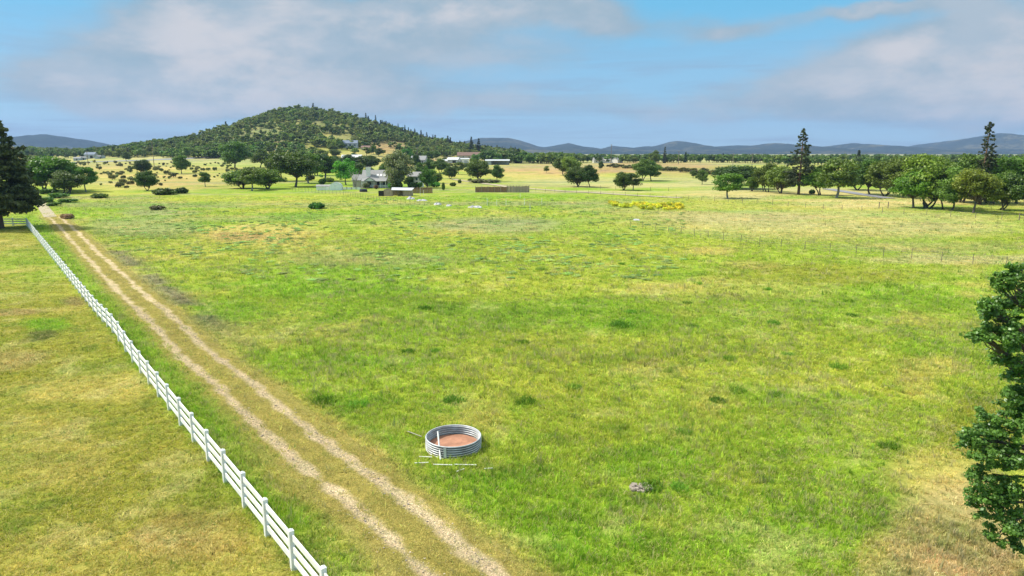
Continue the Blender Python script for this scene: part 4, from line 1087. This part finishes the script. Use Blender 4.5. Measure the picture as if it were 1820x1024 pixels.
# left wing
b = MB(); b.box(-8.0, -.5, 1.1, 3.6, 6.0, 3.2); b.build('left_wing', M_WALLT, hs)
b = MB(); b.hexa([(-10.1, -3.9, 2.5), (-6.1, -3.9, 2.5), (-6.1, -.5, 4.4), (-10.1, -.5, 4.4), (-10.1, -3.9, 2.65), (-6.1, -3.9, 2.65), (-6.1, -.5, 4.55), (-10.1, -.5, 4.55)])
b.hexa([(-6.1, 2.9, 2.5), (-10.1, 2.9, 2.5), (-10.1, -.5, 4.4), (-6.1, -.5, 4.4), (-6.1, 2.9, 2.65), (-10.1, 2.9, 2.65), (-10.1, -.5, 4.55), (-6.1, -.5, 4.55)])
b.build('wing_roof', M_ROOFG, hs)
gable('guest_house', 'small two-storey white house right of the large grey-green tree', 'house', at(737, 333) + Vector((0, 3, 0)), -.1, 4.6, 6, 3.9, 1.4, M_WALLW, M_ROOFG, [(-1.2, 3.0, .8, 1.0), (1.1, 3.0, .8, 1.0), (-1.2, 1.2, .8, 1.0)], (1.1, .8, 1.9))
# yard buildings
gable('shed', 'low white shed left of the rounded greenhouse', 'shed', at(576, 338), .12, 4.6, 2.6, 1.25, .5, M_WALLW, M_ROOFG, [], (1.2, .8, 1.1, M_WHITE), .15, .08)
gh = thing('greenhouse', 'small white arched greenhouse by the bright green tree', 'greenhouse', at(598, 338), .15)
b = MB(); n = 10; Rg = 2.0
for k_ in (-1, 1):
    pass
arc = [(Rg * math.cos(math.pi * i / n), .95 + 1.55 * math.sin(math.pi * i / n)) for i in range(n + 1)]
pts = [(Rg, -.2)] + arc + [(-Rg, -.2)]
for (x0, z0), (x1, z1) in zip(pts[:-1], pts[1:]):
    b.quad((x0, -1.6, z0), (x1, -1.6, z1), (x1, 1.6, z1), (x0, 1.6, z0))
b.build('arched_cover', M_FILM, gh)
b = MB(); b.quad(*[(x, -1.61, z) for x, z in pts[::-1]]); b.quad(*[(x, 1.61, z) for x, z in pts]); b.build('end_wall', M_FILM, gh)
b = MB()
for y in (-1.66, 0, 1.66): b.tube([(x * 1.02, y, z * 1.02) for x, z in pts], [.04] * len(pts), 5)
b.build('rib', M_GALV, gh)
b = MB(); b.box(0, -1.65, .85, .9, .05, 1.8); b.build('door', M_WHITE, gh)
# run-in shed with white roof
rp = at(706, 349) + Vector((0, 1.5, 0)); rn = thing('run_in_shed', 'open animal shed with white metal roof and tan board walls', 'shed', rp, -.05)
b = MB(); b.box(-2.6, -.9, .85, 2.6, .1, 2.1); b.box(2.8, -.9, .75, 2.2, .1, 1.9); b.box(-3.9, .8, .85, .1, 3.4, 2.1); b.box(3.9, .8, .75, .1, 3.4, 1.9); b.box(0, 2.5, .9, 7.8, .1, 2.2); b.build('wall', M_TANWOOD, rn)
b = MB(); b.hexa([(-1.6, -1.5, 1.75), (4.3, -1.5, 1.65), (4.3, 2.9, 2.15), (-2.4, 2.9, 2.25), (-1.6, -1.5, 1.83), (4.3, -1.5, 1.73), (4.3, 2.9, 2.23), (-2.4, 2.9, 2.33)]); b.build('roof', M_ROOFW, rn)
for x in (-1.2, .3, 1.6):
    b = MB(); b.box(x, -1.0, .8, .12, .12, 1.8); b.build('post', M_WOOD, rn)
b = MB(); b.box(-4.9, 0, .75, 1.4, 1.2, 1.5); tag(b.build('crate', M_DARK, None, rp), 'dark box against the left wall of the open animal shed', 'box')
# board fences
def board_fence(pts, h, label, m, posts=True):
    t = thing('board_fence', label, 'fence', pts[0]); b = MB(); pb = []
    for a_, c_ in zip(pts[:-1], pts[1:]):
        d = c_ - a_; n = max(1, int(d.length / .2))
        for i in range(n):
            q_ = a_ + d * ((i + .5) / n) - pts[0]; zt = float(terrain(q_.x + pts[0].x, q_.y + pts[0].y)) - pts[0].z; hh = h * rnd.uniform(.95, 1.03)
            b.box(q_.x, q_.y, zt + hh / 2 - .1, .185, .04, hh + .1, math.atan2(d.y, d.x))
        pb.append(a_)
    pb.append(pts[-1]); b.build('boards', m, t)
    for p_ in pb:
        b = MB(); q_ = p_ - pts[0]; b.box(q_.x, q_.y - .08, h / 2, .14, .14, h + .5); b.build('post', M_TANWOOD, t)
    return t
c0 = at(845, 342)
def V3(x, y): return Vector((x, y, float(terrain(x, y))))
w6 = mpp(c0)
board_fence([V3(c0.x + i * 2.0, c0.y + .4 - .12 * abs(i - 2)) for i in range(6)], 1.75, 'reddish solid board fence, left part of the corral near the garden', M_REDWOOD)
board_fence([V3(c0.x + 10.0 + i * 1.0, c0.y + .3 - .9 * math.sin(i / 7 * 3.14)) for i in range(8)], 2.0, 'weathered tan board fence, right part of the corral with uneven tops', M_TANWOOD)
c1 = at(732, 344)
board_fence([V3(c1.x + i * 1.55, c1.y + 1.2 + .05 * i) for i in range(5)], 1.75, 'short reddish board fence right of the open animal shed', M_REDWOOD)
pf = board_fence([V3(at(608, 337).x + i * 1.6, at(608, 337).y) for i in range(5)], .8, 'low white picket fence between greenhouse and farmhouse', M_WHITE)
# trough, tarps, white poles
b = MB(); n = 14
b.tube([(0, 0, 0), (0, 0, .15), (0, 0, .8), (0, 0, .95)], [1.2, 1.3, 1.2, .5], 18); tag(b.build('water_trough', M_BLACK, None, at(646, 341)), 'black round plastic trough in the yard left of the animal shed', 'trough')
def tarp_pile(px, py, wpx, hpx, seed, label, m=M_TARP):
    p = at(px, py); w_ = wpx * mpp(p) * .85; h_ = hpx * mpp(p) * .7; rr = np.random.default_rng(seed); nx, ny = 34, 14
    gx, gy = np.meshgrid(np.linspace(-1, 1, nx), np.linspace(-1, 1, ny), indexing='ij')
    lump = fbm(gx * w_ + seed * 9, gy * 3 + seed, .9, seed, 4)
    fall = np.clip(1 - (gx ** 2) ** 1.2 - gy ** 2, 0, 1) ** .5
    z = h_ * fall * (.2 + 1.5 * np.clip(lump - .25, 0, 1)) - .03
    ex = 1 + .15 * (fbm(gx * 4, gy * 4, 1, seed + 3, 2) - .5)
    idx = np.arange(nx * ny).reshape(nx, ny); Fq = np.stack([idx[:-1, :-1].ravel(), idx[1:, :-1].ravel(), idx[1:, 1:].ravel(), idx[:-1, 1:].ravel()], 1)
    o = link('tarpaulin', np_mesh('tarpaulin', np.stack([(gx * ex * w_ / 2).ravel(), (gy * ex * 1.3).ravel(), z.ravel()], 1), Fq, m), loc=p)
    tag(o, label, 'tarpaulin')
tarp_pile(730, 354, 18, 8, 1, 'highest crumpled white tarpaulin right below the animal shed'); tarp_pile(750, 357, 24, 6, 2, 'long greyish tarpaulin trailing right of the highest white one')
tarp_pile(778, 364, 16, 8, 3, 'crumpled white tarpaulin, left of a pair in the weeds'); tarp_pile(798, 366, 12, 6, 4, 'grey-white tarpaulin, right of a pair in the weeds'); tarp_pile(844, 369, 30, 7, 5, 'white tarpaulin spread in the weeds below the corral fence')
tarp_pile(1131, 391, 14, 5, 6, 'small white sheet on the meadow below the yellow flowers')
for px, py, h_ in [(866, 366, 13), (883, 366, 11), (899.5, 366, 12), (924.5, 352, 8), (932, 365, 13), (942, 375, 13), (963, 363, 11), (747, 348, 14), (753, 347, 9)]:
    p = at(px, py); hh = h_ * mpp(p); b = MB(); b.tube([(0, 0, -.2), (0, 0, hh)], [.05, .045], 6)
    tag(b.build('garden_pole', M_PVC, None, p), 'thin white pole standing in the weedy garden before the corral', 'pole', 'white poles standing in the weedy garden')
# hillside and far buildings
def far(px, py): return at(px, py)
p = atF(622, 700); gable('hillside_house', 'blue-grey-roofed house high on the hillside clearing', 'house', p, .1, 17, 10, 4.2, 2.8, M_WALLG, M_ROOFB, [(-6, 2.4, 2.2, 2.2), (-2.5, 2.4, 2.2, 2.2), (1.5, 2.4, 2.2, 2.2), (6, 2.4, 1.8, 1.8)], (4, 1.2, 2.2))
p = atF(626, 575); gable('barn', 'long low barn with pale roof on the yellow slope above the farmhouse', 'barn', p, .05, 16, 9, 2.8, 2.0, M_WALLT, M_ROOFW, [(-4, 1.6, 1.4, 1.2)], (2, 3, 2.4))
p = atF(652, 690); gable('shed', 'small tan outbuilding right of the hillside house', 'shed', p, -.2, 9, 6, 2.8, 1.6, M_WALLT, M_ROOFR, [(-2, 1.6, 1.1, 1)], (1.5, 2, 2.2))
p = atF(745, 560); gable('house', 'grey-roofed house half hidden among the trees on the slope', 'house', p, -.15, 12, 9, 3, 3, M_WALLG, M_ROOFG, [(-3, 1.7, 1.3, 1.2), (2, 1.7, 1.3, 1.2)], (4, 1, 2.1))
p = atF(834, 720); gable('house', 'low brown-roofed house below the two dark conifers', 'house', p, .05, 24, 10, 3.2, 3.2, M_WALLT, M_ROOFR, [(-6, 1.7, 1.6, 1.2), (6, 1.7, 1.6, 1.2)], (0, 1, 2.1))
p = at(788, 293); gable('garage', 'leftmost pale garage above the dry bank with oaks', 'garage', p, .2, 5.4, 6, 3.0, 1.0, M_WALLT, M_ROOFW, [], (0, 2.6, 2.3, M_WHITE))
p = at(806, 290); gable('garage', 'middle garage of the three with a bright white roof', 'garage', p + Vector((0, 3, 0)), -.2, 9.5, 8, 2.8, 1.8, M_WALLG, M_ROOFW, [(-3, 1.6, 1, 1)], (1.5, 3, 2.2))
p = at(825, 290); gable('garage', 'rightmost boxy white garage of the three', 'garage', p, .05, 8.5, 7, 3.4, .6, M_WALLW, M_ROOFW, [(-2.5, 1.8, 1.2, 1.0)], (1.5, 2.8, 2.4, M_WALLG))
# long open barn
p = at(884, 293); ob = thing('open_barn', 'long open-fronted barn with flat pale roof behind the dry field', 'barn', p, -.02); Lb = 44 * mpp(p)
b = MB(); b.hexa([(-Lb / 2, -4, 3.0), (Lb / 2, -4, 3.0), (Lb / 2, 4, 3.8), (-Lb / 2, 4, 3.8), (-Lb / 2, -4, 3.2), (Lb / 2, -4, 3.2), (Lb / 2, 4, 4.0), (-Lb / 2, 4, 4.0)]); b.build('roof', M_ROOFW, ob)
b = MB(); b.box(0, 3.7, 1.7, Lb * .96, .15, 3.8); b.box(-Lb * .36, -3.4, 1.4, Lb * .24, .15, 3.1); b.box(-Lb * .48, 0, 1.5, .15, 7, 3.3); b.build('wall', M_WALLG, ob)
for i in range(7):
    b = MB(); b.box(-Lb * .2 + i * Lb * .11, -3.6, 1.4, .2, .2, 3.2); b.build('post', M_WOOD, ob)
# far left farm
p = atF(163, 720); gable('barn', 'pale blue-roofed barn by the far road on the left', 'barn', p, .1, 10, 8, 4, 2.2, M_WALLG, M_ROOFB, [(-2, 2, 1.2, 1.2)], (2, 2.6, 2.8))
for i, (px, w_) in enumerate([(139, 7), (148, 5), (176, 6), (184, 5)]):
    p = atF(px, 690 + i * 4); gable('shed', ['leftmost tiny grey shed near the blue-roofed far barn', 'tiny grey shed just left of the blue-roofed far barn', 'tiny grey shed just right of the blue-roofed far barn', 'rightmost tiny grey shed near the blue-roofed far barn'][i], 'shed', p, i * .7, w_, 4, 2.2, 1.2, M_WALLG, M_ROOFG, [], (0, 1, 1.8))
for i, px in enumerate((1064, 1082, 1096)):
    p = atF(px, 735); gable('house', ['leftmost', 'middle', 'rightmost'][i] + ' of three tiny pale houses in the distant tree line', 'house', p, i * .5, 12, 8, 3, 2.4, M_WALLW, M_ROOFG, [(-3, 1.7, 1.3, 1.2)], (2, 1, 2.1))
# utility poles
def upole(px, F, H, label):
    p = atF(px, F); t = thing('utility_pole', label, 'utility pole', p, .2)
    b = MB(); b.tube([(0, 0, -.5), (0, 0, H)], [.24, .16], 8); b.build('pole', M_WOOD, t)
    b = MB(); b.box(0, .2, H - .6, 2.6, .14, .16); ca = b.build('crossarm', M_WOOD, t)
    for x in (-1.15, -.5, .5, 1.15):
        b = MB(); b.tube([(x, .2, H - .52), (x, .2, H - .3)], [.06, .05], 6); b.build('insulator', M_PVC, ca)
    return p + Vector((0, 0, H - .4))
poles = [upole(273, 470, 17, 'tall utility pole on the dry slope against the sky left of the hill'), upole(528, 560, 13, 'utility pole in front of the wooded hillside'), upole(742, 520, 13, 'utility pole beside the grey-roofed slope house'),
         upole(1086, 560, 16, 'tallest of the poles by the far road, against the pale mountain'), upole(1206, 640, 12, 'utility pole by the far road below the pointed mountain'), upole(1303, 560, 10, 'utility pole by the far field left of the tall ragged pine'), upole(1337, 560, 10, 'utility pole nearest to the left of the tall ragged pine'), upole(156, 560, 11, 'utility pole in front of the far blue-roofed barn'), upole(1139, 640, 9, 'short utility pole above the dark oak pair')]

# ------------------------------------------------------------------ yellow flowers, weeds, grass
rng = np.random.default_rng(44)
def blade_mesh(name, n, rad, h, wd, m, lean=.35, seed=0, flower=False):
    rg = np.random.default_rng(seed); V = []; F = []; lv = []
    for i in range(n):
        a = rg.random() * 6.28; r_ = rad * math.sqrt(rg.random()); x, y = math.cos(a) * r_, math.sin(a) * r_
        hh = h * rg.uniform(.5, 1.1); b_ = rg.random() * 6.28; ww = wd * rg.uniform(.6, 1.2)
        dx, dy = math.cos(b_) * ww / 2, math.sin(b_) * ww / 2; lx, ly = rg.normal() * lean * hh, rg.normal() * lean * hh
        k0 = len(V)
        V += [(x - dx, y - dy, -.03), (x + dx, y + dy, -.03), (x + dx * .8 + lx * .35, y + dy * .8 + ly * .35, hh * .55), (x - dx * .8 + lx * .35, y - dy * .8 + ly * .35, hh * .55)]
        F.append((k0, k0 + 1, k0 + 2, k0 + 3))
        V += [(x + lx - dx * .15, y + ly - dy * .15, hh * (1 - abs(lean) * .25)), (x + lx + dx * .15, y + ly + dy * .15, hh * (1 - abs(lean) * .25))]
        F.append((k0 + 3, k0 + 2, k0 + 5, k0 + 4)); v_ = rg.random(); lv += [v_, v_]
    return np_mesh(name, V, F, m, lv)
M_GRASS = bpy.data.materials.new('grass_blades'); M_GRASS.use_nodes = True; q = N(M_GRASS.node_tree)
p = M_GRASS.node_tree.nodes['Principled BSDF']; o_ = M_GRASS.node_tree.nodes['Material Output']; p.inputs['Roughness'].default_value = .7; p.inputs['Specular IOR Level'].default_value = .15
a = q.add('ShaderNodeAttribute', attribute_name='gcol', attribute_type='INSTANCER'); a2 = q.add('ShaderNodeAttribute', attribute_name='lv')
c = q.mix(a2.outputs['Fac'], q.mix(1., a.outputs['Color'], (.75, .85, .7), 'MULTIPLY'), q.mix(1., a.outputs['Color'], (1.45, 1.3, 1.5), 'MULTIPLY'))
c = q.mix(q.smooth(a2.outputs['Fac'], .84, .88, 0, .8), c, (.60, .50, .22))
q.link(c, p.inputs['Base Color']); tr = q.add('ShaderNodeBsdfTranslucent'); q.link(c, tr.inputs[0]); mx = q.add('ShaderNodeMixShader'); mx.inputs[0].default_value = .4
q.link(p.outputs[0], mx.inputs[1]); q.link(tr.outputs[0], mx.inputs[2]); q.link(mx.outputs[0], o_.inputs[0])
GP = [proto('grass_clump', blade_mesh('grass_clump', 20, .20, .26, .026, M_GRASS, .4, 1)), proto('grass_clump', blade_mesh('grass_clump', 16, .17, .34, .022, M_GRASS, .3, 2)),
      proto('grass_clump', blade_mesh('grass_clump', 22, .24, .18, .03, M_GRASS, .6, 3)), proto('grass_clump', blade_mesh('grass_clump', 12, .12, .42, .022, M_GRASS, .25, 4))]
def grass(y0, y1, dens, sc0, sc1, seed, fx=.84, pad=6):
    rg = np.random.default_rng(seed); area = 0
    n = int(dens * (fx * (y1 * y1 - y0 * y0) + 2 * pad * (y1 - y0)))
    # sample y with pdf ~ width
    yy = rg.random(n * 3) * (y1 - y0) + y0; wmax = fx * y1 + pad; kk = rg.random(n * 3) < (fx * yy + pad) / wmax; yy = yy[kk][:n]; n = len(yy)
    xx = (rg.random(n) * 2 - 1) * (fx * yy + pad)
    s, o = so(xx, yy); oc = o - road_c(s); nz = fbm(xx, yy, 1.2, 99, 2); onr = s < S_END + 2
    rutd = np.abs(np.abs(oc) - .85); k = ~((rutd < .36 + (nz - .5) * .3) & onr & (rg.random(n) < .93))
    k &= ~((np.abs(oc) < 1.3) & onr & (rg.random(n) < .1))
    k &= ((xx - tp.x) ** 2 + (yy - tp.y) ** 2) > 1.3 ** 2
    k &= (((xx - sp.x) / .6) ** 2 + ((yy - sp.y) / .45) ** 2) > 1
    k &= ((xx - TB.x) / 1.0) ** 2 + ((yy - TB.y) / 1.0) ** 2 > .2
    bare = fbm(xx, yy, 5, 61, 3); tan = sstep(13.2, 15.5, xx - (22 - yy) * .3 + (bare - .5) * 4) * (yy < 27); k &= ~(rg.random(n) < tan * .75)
    xx, yy = xx[k], yy[k]; n = len(xx); s, o = s[k], o[k]
    C = ground_col(xx, yy) * 1.5; jit = rg.normal(1, .23, (n, 1)); hue = rg.normal(0, .09, (n, 1)) * np.array([[1, .2, .5]])
    C = np.clip(C * jit * (1 + hue), .01, .85)
    tall = .36 + .55 * fbm(xx, yy, 4.5, 67, 3); left = (o < 0) & (s < FL + 2); tall = np.where(left, tall * .6, tall); tall = np.where(np.abs(o - road_c(s)) < 1.9, tall * .75, tall)
    stalk = (rg.random(n) < .07 * (.4 + 1.6 * (fbm(xx, yy, 8, 171, 3) > .52))) & (o > 0); C[stalk] = C[stalk] * .35 + np.array((.42, .36, .20)) * .65; tall = np.where(stalk, tall * 1.7, tall)
    dk = rg.random(n) < .05; C[dk] = C[dk] * np.array((.45, .62, .5))
    lush = C[:, 1] / (C[:, 0] + .01); tall = tall * np.clip(.55 + .35 * lush, .5, 1.3)
    sc = rg.uniform(sc0, sc1, n); tall = tall * np.interp(yy, (40, 70, 200), (1, .75, .38))
    return np.stack([xx, yy, terrain(xx, yy)], 1), np.stack([sc, sc, sc * tall], 1), rg.uniform(0, 6.28, n), rg.integers(0, 4, n), C
parts = [grass(13, 34, 48, .6, 1.1, 1), grass(34, 60, 22, .8, 1.35, 2), grass(60, 110, 4.5, 1.2, 2.0, 3), grass(110, 200, 1.1, 1.5, 2.6, 4)]
o = scatter('meadow_grass', *[np.concatenate([p_[i] for p_ in parts]) for i in range(3)], np.concatenate([p_[3] for p_ in parts]), GP, np.concatenate([p_[4] for p_ in parts]))
tag(o, 'mixed green and dry grass covering the meadow', 'grass', kind='stuff')
print('grass points', sum(len(p_[0]) for p_ in parts))
rg = np.random.default_rng(71); nst = 7000
sg_ = rg.uniform(-4, 45, nst) ; side_ = np.where(rg.random(nst) < .5, -.85, .85) + rg.normal(0, .2, nst)
og_ = side_ + road_c(sg_); gx_ = P1.x + sg_ * FD.x + og_ * FN.x; gy_ = P1.y + sg_ * FD.y + og_ * FN.y
STN = []
for i in range(3):
    b = MB(); r3 = random.Random(i); j3 = lambda: r3.uniform(-.22, .22)
    b.hexa([((x + j3()), (y + j3()) * .8, (z + j3()) * .6) for z in (-.5, .5) for x, y in ((-.5, -.5), (.5, -.5), (.5, .5), (-.5, .5))]); STN.append(proto('gravel_stone', b.mesh('gravel_stone', (M_STONE, M_GRAV, M_GRAV)[i])))
sc = rg.uniform(.012, .03, nst) * (1 + 1.3 * (rg.random(nst) < .05))
o = scatter('road_gravel', np.stack([gx_, gy_, terrain(gx_, gy_) + .055], 1), np.stack([sc, sc, sc], 1), rg.uniform(0, 6, nst), rg.integers(0, 3, nst), STN)
tag(o, 'loose gravel lying in the two ruts of the track', 'gravel', kind='stuff')
# darker tufts one can tell apart
M_TUFT = leaf_mat('tuft_blades', (.06, .15, .012), (.17, .34, .04), .3, .7, .1)
TU = [blade_mesh('blades', 260, .42, .42, .028, M_TUFT, .3, 11), blade_mesh('blades', 200, .36, .36, .03, M_TUFT, .45, 12)]
for i, (px, py, s_) in enumerate([(755, 550, 1.3), (1120, 556, 1.3), (1222, 540, 1), (807, 714, 1.4), (935, 717, 1.3), (1312, 697, 1.3), (1275, 714, 1), (1380, 704, 1.1), (1490, 655, 1.3), (1104, 580, 2), (725, 627, 1), (775, 625, 1), (575, 716, 1.4), (637, 722, 1.3), (1297, 640, 1.1), (1515, 562, 1.2), (1510, 537, 1), (1228, 580, 1.1), (1375, 576, 1.2), (885, 625, .9), (1158, 868, 1.1), (1208, 868, .9), (1580, 795, 1), (668, 560, 1), (930, 610, 1), (1020, 690, 1.1), (1240, 505, 1), (1365, 515, 1.1), (1400, 632, .9), (1106, 470, 1.2), (960, 480, 1.3), (1215, 770, 1)]):
    t = tag(link('grass_tuft', TU[i % 2], loc=at(px, py), rot=(0, 0, i), scale=(s_ * 1.15, s_ * .95, s_ * .62)), 'dark green grass tuft in the open meadow', 'grass tuft', 'dark grass tufts dotted over the meadow'); t.color = (1, 1, 1, 1)
# green weeds at mid distance and yellow mustard
M_WEED = leaf_mat('weed_leaves', (.10, .19, .045), (.26, .37, .13), .3)
WP = [proto('weed', make_bush(50 + i, m=M_WEED, nc=12)[1]) for i in range(2)]
n = 5200; wx = []; 
pp = np.stack([rng.uniform(180, 1220, n), rng.uniform(352, 500, n)], 1)
wts = np.clip(fbm(pp[:, 0], pp[:, 1] * 4, 60, 5, 3) * 2 - .75, 0, 1); pp = pp[rng.random(n) < wts * np.clip(1.3 - np.abs(pp[:, 1] - 400) / 100, .2, 1)]
pts = np.array([tuple(at(a_, b_)) for a_, b_ in pp]); s_, o_ = so(pts[:, 0], pts[:, 1]); kk = (o_ - road_c(s_)) > 3.5; pts = pts[kk]
n = len(pts); sc = rng.uniform(.2, .5, n)
o = scatter('meadow_weeds', pts, np.stack([sc * 1.3, sc * 1.3, sc * .38], 1), rng.uniform(0, 6.28, n), (rng.random(n) < .6).astype(int), WP); o.color = (1.8, 1.6, 1.5, 1)
tag(o, 'low leafy weeds spread over the far part of the meadow', 'weeds', kind='stuff')
fl = make_bush(39, m=M_FLOWER, nc=12, cnt=90, size=.12); FLP = [proto('flower_clump', fl[1])]
pts = []
for (x0, x1, y0, y1, n) in ((1086, 1099, 362, 367, 10), (1099, 1122, 366, 370, 10), (1125, 1134, 363, 367, 6), (1136, 1212, 365, 374, 55)):
    pts += [tuple(at(rng.uniform(x0, x1), rng.uniform(y0, y1))) for _ in range(n)]
pts = np.array(pts); n = len(pts); sc = rng.uniform(.35, 1.0, n)
o = scatter('yellow_flowers', pts, np.stack([sc, sc, sc * 1.15], 1), rng.uniform(0, 6, n), np.zeros(n, int), FLP)
tag(o, 'patch of bright yellow flowering weeds beyond the meadow middle', 'flowers', kind='stuff')

# ------------------------------------------------------------------ haze
hb = MB(); hb.box(0, 4250, 162, 33000, 8900, 360.2)
hm = bpy.data.materials.new('haze_air'); hm.use_nodes = True; nt = hm.node_tree; nt.nodes.clear()
ho = nt.nodes.new('ShaderNodeOutputMaterial'); pv = nt.nodes.new('ShaderNodeVolumePrincipled')
pv.inputs['Density'].default_value = 0.00008; pv.inputs['Color'].default_value = (.36, .54, .86, 1); pv.inputs['Anisotropy'].default_value = 0.1
nt.links.new(pv.outputs[0], ho.inputs['Volume'])
tag(hb.build('haze', hm), kind='stuff')
